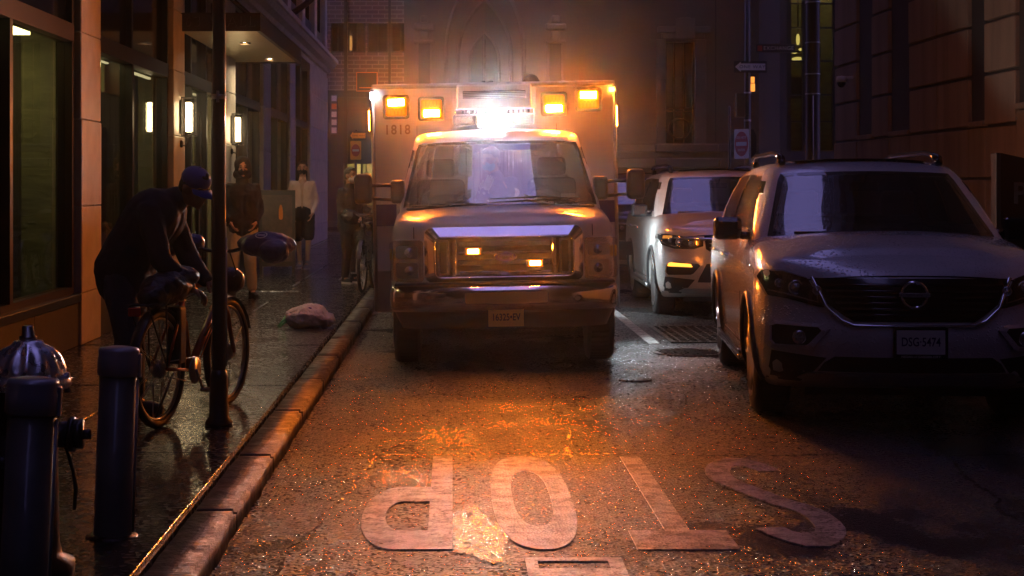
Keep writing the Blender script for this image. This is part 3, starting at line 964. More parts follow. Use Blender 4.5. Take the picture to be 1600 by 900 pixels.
lantern(25.0, 'glowing lantern on the pier behind the street pole, above the hooded person')

# ------------------------------------------------------------------ right building: big rusticated blocks
RB = thing('courthouse_building', 'heavy stone block building with deep window recesses on the right side', 'building')
XR = 7.5
def YR(px): return XR * F / (px - 707)
piers = [(YR(1338), YR(1304)), (YR(1388), YR(1362)), (YR(1512), YR(1420)), (YR(1586), YR(1538)), (14.0, YR(1650)), (8.0, 12.2)]
zs = [.12, .9, 1.68, 2.42, 3.15, 3.88, 4.61, 5.34, 6.07, 6.8]
for pi, (a, b) in enumerate(piers):
    n = 1 if b - a < 2.2 else 2
    for zi in range(len(zs) - 1):
        off = 0
        nn = n
        for k in range(nn):
            w_ = (b - a) / nn
            m2 = MB(); m2.box(XR + random.uniform(-.012, .012), XR + .35, a + k * w_ + (.01 if k else 0), a + (k + 1) * w_ - (.01 if k < nn - 1 else 0), zs[zi] + .022, zs[zi + 1] - .022, .018)
            m2.build('stone_block', 'stone_right', RB)
for k in range(len(piers) - 1):
    a, b = piers[k + 1][1], piers[k][0]
    zb = 2.42 if k != 3 else 2.6
    for z0, z1 in ((.12, .9), (.9, 1.68), (1.68, zb)):
        m2 = MB(); m2.box(XR + .01, XR + .35, a + .012, b - .012, z0 + .02, z1 - .02, .016); m2.build('stone_block', 'stone_right', RB)
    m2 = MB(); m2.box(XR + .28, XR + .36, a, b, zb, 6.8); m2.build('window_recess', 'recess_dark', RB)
    m2 = MB(); m2.box(XR - .02, XR + .34, a + .02, b - .02, zb, zb + .08, .01); m2.build('sill', 'stone_right', RB)
    f = MB(); f.box(XR + .22, XR + .275, a + .1, a + .18, zb + .1, 6.8); f.box(XR + .22, XR + .275, b - .18, b - .1, zb + .1, 6.8)
    f.box(XR + .22, XR + .275, (a + b) / 2 - .03, (a + b) / 2 + .03, zb + .1, 6.8); f.build('window_frame', 'window_frame', RB)
m2 = MB(); m2.box(XR + .36, 20, 4, 31.9, 0, 74); m2.box(XR + .02, 20, -70, 4, 0, 74); m2.box(XR + .0, XR + .36, 4, 31.9, 6.85, 74); m2.build('rear_mass', 'plaster_dark', RB)
rr = random.Random(4)
for i in range(16):  # unseen random blocks, added to jag the sky mirrored in the windscreens
    y_ = 4 + i * 3.4; h_ = rr.uniform(.8, 3.2)
    m2 = MB(); m2.box(XR - rr.uniform(.1, 1.1), XR - .001, 3 + i * 1.8, 3 + i * 1.8 + rr.uniform(.6, 1.7), 14 + rr.uniform(0, 26), 60); m2.build('added_skyline_block', 'plaster_dark', RB)
for i in range(18):  # more unseen blocks on the left, added to notch the mirrored sky
    y_ = 2 + i * 2.3
    m2 = MB(); m2.box(-3.60, -3.6 + rr.uniform(.1, .9), y_, y_ + rr.uniform(.8, 2.2), 16 + rr.uniform(0, 30), 60); m2.build('added_skyline_block', 'plaster_dark', LB) if y_ < 42 else None
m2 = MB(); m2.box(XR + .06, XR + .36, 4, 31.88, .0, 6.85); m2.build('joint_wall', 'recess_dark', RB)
sc_cam = thing('security_camera', 'small dome security camera on the stone wall between the right hand piers', 'camera', (XR, YR(1333), 3.55))
m2 = MB(); m2.box(-.2, .0, -.03, .03, .02, .07, .01); m2.build('bracket', 'sign_white', sc_cam)
m2 = MB(); m2.lathe([(.02, .08), (.09, .07), (.1, 0), (.1, -.04)], (-.22, 0, 0), 'z', 16); m2.build('housing', 'sign_white', sc_cam)
m2 = MB(); m2.ell((-.22, 0, -.05), (.08, .08, .09), 14, 8); m2.build('dome', 'gloss_black', sc_cam)

rr2 = random.Random(11); z_ = 11.
while z_ < 72:  # unseen bands added at the building end to step the windscreen reflection
    h_ = rr2.uniform(1.2, 3.6); m2 = MB(); m2.box(XR - rr2.uniform(.02, 1.5), XR - .001, 28.6 + rr2.uniform(0, 1.5), 31.87, z_, z_ + h_ - .05); m2.build('added_skyline_band', 'plaster_dark', RB); z_ += h_

# ------------------------------------------------------------------ church wall across the junction
CH = thing('church_building', 'pale stone church wall with a pointed arch closing the far end of the street', 'building')
YC = 58.0
def xc(px): return (px - 707) / F * YC
def zc(py): return 1.6 - (py - 288) / F * YC
X0, X1 = -1.7, 11.7
ax, ho, hi_ = 1.16, 1.38, .95
def arch_pts(h, spring, n=14, k=1.35):
    """pointed arch outline from left foot over apex to right foot"""
    R = 2 * h * k; P = []
    c = h - R
    amax = math.acos((0 - c) / R) if R > h else PI / 2
    right = [(c + R * math.cos(amax * i / n), spring + R * math.sin(amax * i / n)) for i in range(n + 1)]
    left = [(-x, z) for x, z in right]
    return left[:-1] + list(reversed(right))
def wall_with_arch(m2, y, x0, x1, z0, z1, cx, outline):
    P = [(x0, z0), (x0, z1), (x1, z1), (x1, z0)]
    O = [(cx + a, b) for a, b in outline]
    V = [Vector(p) for p in P] + [Vector((cx + outline[0][0], z0))] + [Vector(p) for p in O] + [Vector((cx + outline[-1][0], z0))]
    loop = [0, 1, 2, 3] + [len(V) - 1] + list(range(len(V) - 2, 4, -1)) + [4]
    vv, _, ff, *_ = delaunay_2d_cdt(V, [], [loop], 1, 1e-5)
    m2.add([(v[0], y, v[1]) for v in vv], ff)
A = arch_pts(ho, 6.4); B = arch_pts(hi_, 6.2); C = arch_pts(.52, 6.0)
def arch_step(m2, ya, yb, cx, a, b):
    """stepped reveal between outline a at ya and outline b at yb"""
    n = len(a)
    vs = [(cx + p[0], ya, p[1]) for p in a] + [(cx + p[0], yb, p[1]) for p in a] + [(cx + p[0], yb, p[1]) for p in b]
    fs = [(i, i + 1, n + i + 1, n + i) for i in range(n - 1)] + [(n + i, n + i + 1, 2 * n + i + 1, 2 * n + i) for i in range(n - 1)]
    m2.add(vs, fs)
foot = lambda P: [(P[0][0], 0.)] + P + [(P[-1][0], 0.)]
wx0, wx1, wz0, wz1 = xc(1040), xc(1085), zc(228), zc(66)
m2 = MB()
wall_with_arch(m2, YC, X0, wx0, 0, 18, ax, A)
m2.box(wx0, wx1, YC, YC + .3, 0, wz0); m2.box(wx0, wx1, YC, YC + .3, wz1, 18); m2.box(wx1, X1, YC, YC + .3, 0, 18)
m2.box(wx0 - .01, wx0, YC + .001, YC + .5, wz0, wz1); m2.box(wx1, wx1 + .01, YC + .001, YC + .5, wz0, wz1)
arch_step(m2, YC, YC + .35, ax, foot(A), foot(B))
arch_step(m2, YC + .35, YC + .8, ax, foot(B), foot(C))
m2.build('stone_wall', 'stone_church', CH)
m2 = MB(); m2.box(ax - 1.2, ax + 1.2, YC + .85, YC + 1, 0, 9); m2.build('arch_panel', 'recess_dark', CH)
for (o1, dy, r) in ((A, -.05, .07), (B, .30, .06), (C, .76, .05)):
    m2 = MB(); m2.tube([(ax + a, YC + dy + .03, b) for a, b in foot(o1)], r, 8); m2.build('arch_moulding', 'stone_church_trim', CH)
m2 = MB(); m2.tube([(ax, YC + .8, 0), (ax, YC + .8, 7)], .05, 6); m2.build('arch_mullion', 'stone_church_trim', CH)
# slit niches with cross finials beside the arch
for cx in (xc(868), xc(663)):
    nb = MB(); nb.box(cx - .2, cx + .2, YC - .04, YC - .005, 2.2, zc(68), 0); nb.build('niche', 'recess_dark', CH)
    fm = MB(); zt = zc(68)
    fm.box(cx - .36, cx + .36, YC - .2, YC, zt, zt + .12, .03); fm.box(cx - .16, cx + .16, YC - .16, YC - .005, zt + .12, zt + .45, .05)
    fm.box(cx - .38, cx + .38, YC - .16, YC - .005, zt + .45, zt + .72, .08); fm.box(cx - .14, cx + .14, YC - .16, YC - .005, zt + .72, zt + 1.0, .06)
    fm.box(cx - .28, cx - .2, YC - .1, YC, 2.2, zt, .02); fm.box(cx + .2, cx + .28, YC - .1, YC, 2.2, zt, .02)
    fm.build('finial', 'stone_church_trim', CH)
# the tall window with its surround, hood and tracery
m2 = MB()
m2.box(xc(1025), wx0, YC - .1, YC - .002, wz0 - .25, wz1 + .1, .03); m2.box(wx1, xc(1103), YC - .1, YC - .002, wz0 - .25, wz1 + .1, .03)
m2.box(wx0, wx1, YC - .14, YC - .002, wz0 - .22, wz0, .03)
m2.build('window_surround', 'stone_church_trim', CH)
m2 = MB()
m2.box(xc(1027), xc(1108), YC - .3, YC - .002, zc(52), zc(42), .03); m2.box(xc(1033), xc(1100), YC - .16, YC - .002, wz1 + .1, zc(52), .03)
m2.box(xc(1054), xc(1084), YC - .34, YC - .3, zc(62), zc(30), .03); m2.box(xc(1060), xc(1078), YC - .3, YC, zc(42), zc(28), .04)
m2.build('window_hood', 'stone_church_trim', CH)
m2 = MB(); m2.box(wx0, wx1, YC + .3, YC + .34, wz0, wz1); m2.build('pane', 'gloss_black', CH)
m2 = MB()
for q in (.02, .33, .67, .98): m2.box(wx0 + (wx1 - wx0) * q - .02, wx0 + (wx1 - wx0) * q + .02, YC + .2, YC + .28, wz0, wz1)
for q in (.33, .36, .02): m2.box(wx0, wx1, YC + .21, YC + .27, wz0 + (wz1 - wz0) * q, wz0 + (wz1 - wz0) * q + .04)
m2.torus(((wx0 + wx1) / 2, YC + .22, wz0 + .62), .36, .035, 'y', 24, 6)
m2.build('window_tracery', 'bronze', CH)
# ledges
def ledge(z0, h, d, xa=X0, xb=X1):
    n = int((xb - xa) / 2.2)
    for k in range(n):
        w_ = (xb - xa) / n
        m3 = MB(); m3.box(xa + k * w_ + .006, xa + (k + 1) * w_ - .006, YC - d, YC - .002, z0, z0 + h, .04)
        m3.build('ledge_stone', 'stone_church_trim', CH)
ledge(zc(238), .3, .22, 2.7); ledge(zc(262), .34, .38, 2.7)
for xa in (xc(1118), ): 
    m3 = MB(); m3.box(xa - .02, xa + .02, YC - .03, YC, zc(222), 18); m3.build('joint', 'recess_dark', CH)
m3 = MB(); m3.box(X0, X1, YC + 1.0, YC + 8, 0, 50); m3.box(X0 - .02, X0, YC + .01, YC + 1, 0, 18); m3.box(X1 - .3, X1, YC + .31, YC + 1, 0, 18); m3.box(X0, X1, YC, YC + 1.0, 18, 50); m3.build('church_mass', 'stone_church', CH)

# ------------------------------------------------------------------ dark brick building, far left
FB = thing('brick_building', 'dim brick building with a lit shop at the far left end of the street', 'building')
YB = 66.0
def xb_(px): return (px - 707) / F * YB
def zb_(py): return 1.6 - (py - 288) / F * YB
def brickmat():
    m = mat('far_brick', (.16, .10, .09), .8)
    t = m.node_tree; b = t.nodes['Principled BSDF']
    tc = t.nodes.new('ShaderNodeTexCoord'); mp = t.nodes.new('ShaderNodeMapping'); mp.inputs['Rotation'].default_value = (PI / 2, 0, 0)
    br = t.nodes.new('ShaderNodeTexBrick'); br.inputs['Scale'].default_value = 1.0
    br.inputs['Color1'].default_value = (.17, .10, .085, 1); br.inputs['Color2'].default_value = (.12, .075, .07, 1); br.inputs['Mortar'].default_value = (.28, .23, .2, 1)
    br.inputs['Brick Width'].default_value = .5; br.inputs['Row Height'].default_value = .17; br.inputs['Mortar Size'].default_value = .02
    t.links.new(tc.outputs['Object'], mp.inputs[0]); t.links.new(mp.outputs[0], br.inputs[0]); t.links.new(br.outputs[0], b.inputs['Base Color'])
brickmat()
wins = [(xb_(517), xb_(538)), (xb_(544), xb_(571)), (xb_(574), xb_(606)), (xb_(611), xb_(640))]
lz0, lz1 = zb_(82), zb_(36)
m2 = MB()
m2.box(-16, -1.0, YB, YB + .3, zb_(148), lz0); m2.box(-16, -1.0, YB, YB + .3, lz1, 26)
px_ = -16
for a, b in wins + [(-1.0, -1.0)]:
    if a > px_: m2.box(px_, a, YB, YB + .3, lz0, lz1)
    px_ = b
m2.build('brick_wall', 'far_brick', FB)
for i, (a, b) in enumerate(wins):
    f = MB(); f.box(a, a + .05, YB + .1, YB + .16, lz0, lz1); f.box(b - .05, b, YB + .1, YB + .16, lz0, lz1); f.box(a + .05, b - .05, YB + .1, YB + .16, lz0, lz0 + .06)
    f.box((a + b) / 2 - .03, (a + b) / 2 + .03, YB + .1, YB + .16, lz0 + .06, lz1)
    wf = f.build('window', 'window_frame', FB)
    g = MB(); g.box(a + .05, b - .05, YB + .17, YB + .18, lz0, lz1); g.build('pane', 'gloss_black', wf)
g = MB(); g.box(xb_(546), xb_(550), YB + .14, YB + .165, lz0 + .1, lz1 - .5); g.build('lit_slit', 'far_window', FB)
m2 = MB()
for px0, px1 in ((538, 543), (607, 611)): m2.box(xb_(px0), xb_(px1), YB - .12, YB - .002, 0, 14)
m2.box(-16, -1.0, YB - .1, YB - .003, zb_(152), zb_(142)); m2.build('iron_column', 'bronze', FB)
# lit shop on the ground floor
sx0, sx1, sz0, sz1 = xb_(537), xb_(622), .75, zb_(256)
m2 = MB()
m2.box(-16, sx0, YB, YB + .3, 0, zb_(148)); m2.box(sx1, -1.0, YB, YB + .3, 0, zb_(148)); m2.box(sx0, sx1, YB, YB + .3, sz1, zb_(148)); m2.box(sx0, sx1, YB, YB + .3, 0, sz0)
m2.build('shop_front', 'plaster_dark', FB)
m2 = MB(); m2.box(sx0 - .5, sx1 + .5, YB + 3, YB + 3.1, 0, 4); m2.box(sx0 - .5, sx1 + .5, YB + .31, YB + 3, 2.9, 3.0); m2.box(sx0 - .6, sx0 - .5, YB + .31, YB + 3, 0, 3); m2.box(sx1 + .5, sx1 + .6, YB + .31, YB + 3, 0, 3); m2.build('shop_inside', 'curtain', FB)
m2 = MB(); m2.box(sx0 - .2, sx1 + .2, YB + 1.2, YB + 2.0, 2.80, 2.88); m2.build('ceiling_lamp', 'shop_lamp', FB)
for a in (555, 565, 590, 606):
    m2 = MB(); m2.box(xb_(a) - .04, xb_(a) + .04, YB + .1, YB + .2, sz0, sz1); m2.build('mullion', 'window_frame', FB)
for px0, px1 in ((537, 555), (565, 590), (590, 606), (606, 622)):
    m2 = MB(); m2.box(xb_(px0) + .04, xb_(px1) - .04, YB + .14, YB + .15, sz0, sz1); m2.build('pane', 'shop_glass', FB)
m2 = MB(); m2.lathe([(.03, .5), (.03, .12), (.08, .1), (.24, 0), (.24, -.02)], (xb_(571), YB + .7, 2.0), 'z', 16); m2.build('pendant_lamp', 'bronze', FB)
m2 = MB(); m2.box(-16, -1.0, YB + 3.2, YB + 12, 0, 60); m2.box(-16, -6, YB + .3, YB + 3.2, 0, 26); m2.box(-6, -1, YB + .3, YB + 3.2, 3.1, 26); m2.build('rear_mass', 'plaster_dark', FB)
# wall sign with thin frame, and a vertical letter sign
ws = thing('wall_sign', 'square brown sign with an orange frame on the brick wall above the lit shop', 'sign', (0, YB, 0))
x0, x1, z0, z1 = xb_(557), xb_(590), zb_(143), zb_(113)
m2 = MB(); m2.box(x0, x1, -.1, -.005, z0, z1, .01); m2.build('panel', 'sign_brown', ws)
m2 = MB()
for q in ((x0, x1, z1 - .03, z1), (x0, x1, z0, z0 + .03), (x0, x0 + .03, z0 + .03, z1 - .03), (x1 - .03, x1, z0 + .03, z1 - .03)): m2.box(q[0], q[1], -.12, -.1, q[2], q[3])
m2.box(x0 + .12, x1 - .2, -.11, -.1, z0 + .13, z0 + .17); m2.build('border', 'sign_orange', ws)
vs_ = thing('blade_sign', 'narrow vertical sign of stacked pale squares beside the stone corner', 'sign', (0, YB, 0))
x0, x1, z0, z1 = xb_(517), xb_(528), zb_(210), zb_(148)
m2 = MB(); m2.box(x0, x1, -.2, -.02, z0, z1, .01); m2.build('board', 'sign_back', vs_)
hh = (z1 - z0) / 5
for i in range(5):
    m2 = MB(); m2.box(x0 + .04, x1 - .04, -.215, -.2, z0 + i * hh + .05, z0 + (i + 1) * hh - .05); m2.build('letter_square', 'sign_orange' if i == 3 else 'sign_white', vs_)

# ------------------------------------------------------------------ glazed lobby with chandelier on the right
GL = thing('lobby_building', 'dark building with a tall glazed lobby window right of the church', 'building')
YG = 50.0
def xg(px): return (px - 707) / F * YG
def zg(py): return 1.6 - (py - 288) / F * YG
gx0, gx1 = xg(1219), xg(1308)
m2 = MB()
m2.box(gx0 - .01, gx0 + .2, YG, YG + 3.4, 0, 20); m2.box(gx1, 40, YG, YG + .3, 0, 60); m2.box(13.6, 40, YG + .3, YG + 4, 0, 60); m2.box(gx1, 13.6, YG + .3, YG + 4, 9.3, 60); m2.box(gx0 + .2, gx1, YG, YG + .3, 0, zg(236)); m2.box(gx0 - .01, gx1, YG, YG + 4, 9, 26); m2.build('wall', 'plaster_dark', GL)
m2 = MB(); m2.box(gx0 + .2, 13.6, YG + 3.2, YG + 3.4, 0, 9); m2.build('back_wall', 'inner_brick', GL)
m2 = MB(); m2.box(gx0 + .3, 13.2, YG + 1.2, YG + 2.4, 8.8, 8.86); m2.build('ceiling_lamp', 'lobby_lamp', GL)
f = MB()
for a, w_ in ((1224, 3), (1257, 5), (1304, 4)): f.box(xg(a) - w_ / 2 * .02, xg(a) + w_ / 2 * .02, YG + .06, YG + .2, zg(236), 9)
f.box(gx0 + .2, gx0 + .34, YG + .02, YG + .2, zg(236), 9)
for b in (5, 43, 95, 148, 190): f.box(gx0 + .2, gx1, YG + .08, YG + .16, zg(b) - .025, zg(b) + .025)
f.build('window_frame', 'window_frame', GL)
vz = [236, 190, 148, 95, 43, 5]
for i in range(5):
    for a, b in ((1227, 1255), (1260, 1302)):
        m2 = MB(); m2.box(xg(a), xg(b), YG + .11, YG + .12, zg(vz[i]) + .03, zg(vz[i + 1]) - .03); m2.build('pane', 'shop_glass', GL)
m2 = MB(); m2.box(xg(1235), xg(1290), YG + 1.6, YG + 1.7, zg(150), zg(115)); m2.build('picture', 'curtain_dark', GL)
ch = thing('chandelier', 'glowing tiered chandelier hanging inside the lobby window', 'chandelier', (xg(1264), YG + 1.6, zg(76)))
m2 = MB(); m2.tube([(0, 0, .2), (0, 0, 2.2)], .025); m2.build('stem', 'bronze', ch)
m2 = MB(); m2.torus((0, 0, 0), .55, .035, 'z', 24, 8); m2.torus((0, 0, .2), .25, .03, 'z', 20, 8); m2.tube([(-.55, 0, 0), (0, 0, .22), (.55, 0, 0)], .02); m2.build('ring', 'bronze', ch)
for a in range(8):
    m2 = MB(); c, s_ = math.cos(a * PI / 4), math.sin(a * PI / 4)
    m2.ell((.55 * c, .55 * s_, .06), (.10, .10, .05), 8, 6); m2.build('lamp_bulb', 'chandelier_glow', ch)
m2 = MB(); m2.ell((0, 0, -.2), (.2, .2, .07), 12, 8); m2.ell((0, 0, .42), (.06, .06, .2), 10, 6); m2.build('glass_bowl', 'chandelier_glow', ch)
# building closing the street behind the viewer, seen only in reflections
m2 = MB(); m2.box(-40, 40, -74, -70, 0, 66); m2.box(-3, 3, -71, -69.9, 0, 30)
tag(m2.build('rear_building', 'plaster_dark'), 'dark building behind the viewer, seen only in reflections', 'building')

# ------------------------------------------------------------------ car bodies from plan contours
def lerp_tab(tab, v):
    if v <= tab[0][0]: return tab[0][1]
    for (a, p), (b, q) in zip(tab, tab[1:]):
        if v <= b:
            t = (v - a) / (b - a)
            return p + (q - p) * t
    return tab[-1][1]
def smooth_tab(tab, v):
    """Catmull-Rom through the table"""
    n = len(tab)
    if v <= tab[0][0]: return tab[0][1]
    if v >= tab[-1][0]: return tab[-1][1]
    for i in range(n - 1):
        if v <= tab[i + 1][0]:
            a, p1 = tab[i]; b, p2 = tab[i + 1]
            t = (v - a) / (b - a)
            m1 = (p2 - tab[i - 1][1]) / (b - tab[i - 1][0]) * (b - a) if i > 0 else (p2 - p1)
            m2_ = (tab[i + 2][1] - p1) / (tab[i + 2][0] - a) * (b - a) if i < n - 2 else (p2 - p1)
            return (2 * t ** 3 - 3 * t * t + 1) * p1 + (t ** 3 - 2 * t * t + t) * m1 + (-2 * t ** 3 + 3 * t * t) * p2 + (t ** 3 - t * t) * m2_

class Shell:
    """body volume: W(v) half width, yf(v), yr(v) front and rear, base(y), top(y); v runs 0..1 from base to top"""
    def __init__(s, W, yf, yr, base, top, Lf, Lr, mf=2.6, mr=3.0, crown=.03, nv=26, ys=(), vs=None, bulge=None):
        s.W, s.yf, s.yr, s.base, s.top, s.Lf, s.Lr, s.mf, s.mr, s.crown, s.bulge = W, yf, yr, base, top, Lf, Lr, mf, mr, crown, bulge
        s.vs = vs or [i / nv for i in range(nv + 1)]
        s.ns = 26
        s.extra = ys
    def half(s, v):
        W = smooth_tab(s.W, v); y0 = smooth_tab(s.yf, v); y1 = smooth_tab(s.yr, v)
        P = []
        n = s.ns
        for i in range(n + 1):
            a = PI / 2 * (i / n)
            P.append((W * math.sin(a) ** (2 / s.mf), y0 + s.Lf * (1 - math.cos(a) ** (2 / s.mf))))
        ya, yb = y0 + s.Lf, y1 - s.Lr
        m = 30
        for i in range(1, m): P.append((W, ya + (yb - ya) * i / m))
        for i in range(n // 2, -1, -1):
            a = PI / 2 * (i / (n // 2))
            P.append((W * math.sin(a) ** (2 / s.mr), y1 - s.Lr * (1 - math.cos(a) ** (2 / s.mr))))
        return P
    def z(s, y, v): return s.base(y) + v * (s.top(y) - s.base(y))
    def cz(s, x, y, W):
        return s.crown * (1 - min(1, abs(x) / W) ** 2.4) + (s.bulge(x, y) if s.bulge else 0)
    def mesh(s, mb):
        H = [s.half(v) for v in s.vs]
        n = len(H[0])
        N = 2 * n - 2
        vs = []; fs = []
        for v, h in zip(s.vs, H):
            ring = [(x, y) for x, y in h] + [(-x, y) for x, y in h[-2:0:-1]]
            vs += [(x, y, s.z(y, v)) for x, y in ring]
        for r in range(len(s.vs) - 1):
            for k in range(N):
                a = r * N + k; b = r * N + (k + 1) % N
                fs.append((a, b, b + N, a + N))
        nx = 14
        for lev, sgn in ((len(s.vs) - 1, 1), (0, 0)):
            base = lev * N
            h = H[lev]
            Wm = max(p[0] for p in h)
            rows = []
            for i in range(n):
                x, y = h[i]
                if i in (0, n - 1): rows.append([base + i] * (nx + 1)); continue
                row = [base + i]
                for k in range(1, nx):
                    xx = x * (1 - 2 * k / nx)
                    zz = s.z(y, s.vs[lev])
                    if sgn:
                        edge = s.cz(x, y, Wm * 1.0001)
                        zz += s.cz(xx, y, Wm * 1.0001) - edge
                    vs.append((xx, y, zz)); row.append(len(vs) - 1)
                row.append(base + (N - i))
                rows.append(row)
            for i in range(n - 1):
                for k in range(nx):
                    q = [rows[i][k], rows[i][k + 1], rows[i + 1][k + 1], rows[i + 1][k]]
                    u = []
                    for e in q:
                        if e not in u: u.append(e)
                    if len(u) > 2: fs.append(tuple(u))
        mb.add(vs, fs, True)
        return mb
    def front(s, x, z):
        y = smooth_tab(s.yf, .5)
        for _ in range(7):
            v = (z - s.base(y)) / (s.top(y) - s.base(y)); v = max(0, min(1, v))
            W = smooth_tab(s.W, v)
            u = min(.9995, abs(x) / W)
            yn = smooth_tab(s.yf, v) + s.Lf * (1 - (1 - u ** s.mf) ** (1 / s.mf))
            y = .6 * yn + .4 * y
        return y
    def F(s, x, z):
        e = .01
        y = s.front(x, z)
        dx = (s.front(x + e, z) - s.front(x - e, z)) / (2 * e); dz = (s.front(x, z + e) - s.front(x, z - e)) / (2 * e)
        n = Vector((dx, -1, dz)).normalized()
        return (x, y, z), n
    def side(s, sgn):
        def f(y, z):
            v = (z - s.base(y)) / (s.top(y) - s.base(y)); v = max(0, min(1, v))
            W = smooth_tab(s.W, v); y0 = smooth_tab(s.yf, v); y1 = smooth_tab(s.yr, v)
            x = W
            if y < y0 + s.Lf: 
                q = max(0, min(1, (y0 + s.Lf - y) / s.Lf)); x = W * max(.0, 1 - q ** s.mf) ** (1 / s.mf)
            if y > y1 - s.Lr:
                q = max(0, min(1, (y - y1 + s.Lr) / s.Lr)); x = W * max(.0, 1 - q ** s.mr) ** (1 / s.mr)
            return (sgn * x, y, z), Vector((sgn, 0, .12)).normalized()
        return f

def mirror_out(P): return [(-a, b) for a, b in reversed(P)]

def cut_faces(o, test):
    bm = bmesh.new(); bm.from_mesh(o.data)
    bmesh.ops.delete(bm, geom=[f for f in bm.faces if test(f.calc_center_median(), f.normal)], context='FACES')
    bm.to_mesh(o.data); bm.free()

def boolean_cut(o, cutter_mbs):
    cs_ = []
    for c in cutter_mbs:
        q = c.build('cutter', 'black_plastic'); cs_.append(q)
        q.matrix_world = o.matrix_world
    for c in cs_:
        baked(o, [('BOOLEAN', dict(object=c, operation='DIFFERENCE', solver='EXACT'))])
    for c in cs_: bpy.data.objects.remove(c)

def wheel(parent, x, y, r=.37, w_=.24, spokes=5, rim_m='dull_metal', name='wheel', sgn=-1):
    """x is the outer face"""
    t = bpy.data.objects.new(name, None); COL.objects.link(t); t.parent = parent; t.location = (x, y, r); t.empty_display_size = .1
    s = -sgn            # inward direction
    m2 = MB()
    pr = [(r * .66, 0), (r * .93, .005), (r * .985, .03), (r, .05), (r, w_ - .05), (r * .985, w_ - .03), (r * .93, w_ - .005), (r * .66, w_)]
    m2.lathe([(a, s * b) for a, b in pr], (0, 0, 0), 'x', 40)
    for k in range(48):
        a = 2 * PI * k / 48
        for q0 in (.06, w_ * .55):
            c, sn = math.cos(a), math.sin(a)
            p = [(s * q0, (r - .004) * math.cos(a - .03), (r - .004) * math.sin(a - .03)), (s * (q0 + w_ * .33), (r - .004) * math.cos(a - .01), (r - .004) * math.sin(a - .01)),
                 (s * (q0 + w_ * .33), (r + .006) * math.cos(a + .04), (r + .006) * math.sin(a + .04)), (s * q0, (r + .006) * math.cos(a + .02), (r + .006) * math.sin(a + .02))]
            m2.add(p, [(0, 1, 2, 3)])
    m2.build('tyre', 'rubber', t)
    m2 = MB()
    m2.lathe([(r * .69, s * -.002), (r * .72, s * -.004), (r * .68, s * .012), (r * .64, s * .02), (r * .62, s * .12)], (0, 0, 0), 'x', 40)
    m2.build('rim_ring', rim_m, t)
    m2 = MB()
    for k in range(spokes):
        a = 2 * PI * k / spokes + .3
        for da in (-.16, .16):
            c, sn = math.cos(a + da * .5), math.sin(a + da * .5); c1, s1 = math.cos(a + da * 1.2), math.sin(a + da * 1.2)
            m2.tube([(s * .035, r * .1 * c, r * .1 * sn), (s * .012, r * .64 * c1, r * .64 * s1)], [r * .09, r * .075], 6)
    m2.lathe([(r * .17, s * .005), (r * .17, s * .06)], (0, 0, 0), 'x', 16)
    m2.build('rim', rim_m, t)
    m2 = MB(); m2.lathe([(r * .62, s * .11), (r * .62, s * .13)], (0, 0, 0), 'x', 24); m2.build('brake_backing', 'black_plastic', t)
    return t

def car_mirror(parent, x, y, z, sgn, m='gloss_black', w_=.2, h=.17, capm=None):
    m2 = MB()
    m2.box(min(x, x + sgn * w_), max(x, x + sgn * w_), y, y + .11, z - h / 2, z + h / 2, .035)
    m2.tube([(x - sgn * .1, y + .06, z - h * .35), (x + sgn * .03, y + .06, z - h * .3)], .03, 8)
    o = m2.build('wing_mirror', m, parent)
    g = MB(); g.box(min(x + sgn * .02, x + sgn * (w_ - .02)), max(x + sgn * .02, x + sgn * (w_ - .02)), y + .111, y + .114, z - h / 2 + .02, z + h / 2 - .02); g.build('mirror_glass', 'chrome', o)
    return o

def number_plate(parent, x, y, z, s1, m_plate, ink, w_=.305, h=.155, frame=None, sub=None, top=None, off=0, tsize=.085):
    m2 = MB()
    if frame:
        m2.box(x - w_ / 2 - .02, x + w_ / 2 + .02, y - .012, y, z - h / 2 - .03, z + h / 2 + .02, .006); fr = m2.build('plate_frame', frame, parent)
    m2 = MB(); m2.box(x - w_ / 2, x + w_ / 2, y - .016, y - .0125 if frame else y, z - h / 2, z + h / 2)
    o = m2.build('number_plate', m_plate, parent)
    text('plate_characters', s1, tsize, (x, y - .0165, z), FRONT, ink, o, .0008, 1.0, sx=.74, bold=.001)
    if sub: text('dealer_name', sub, .022, (x, y - .0165, z - h / 2 - .016), FRONT, 'ink_white', o, .0008)
    if top: text('plate_heading', top, .022, (x, y - .0165, z + h / 2 - .018), FRONT, ink, o, .0008)
    return o

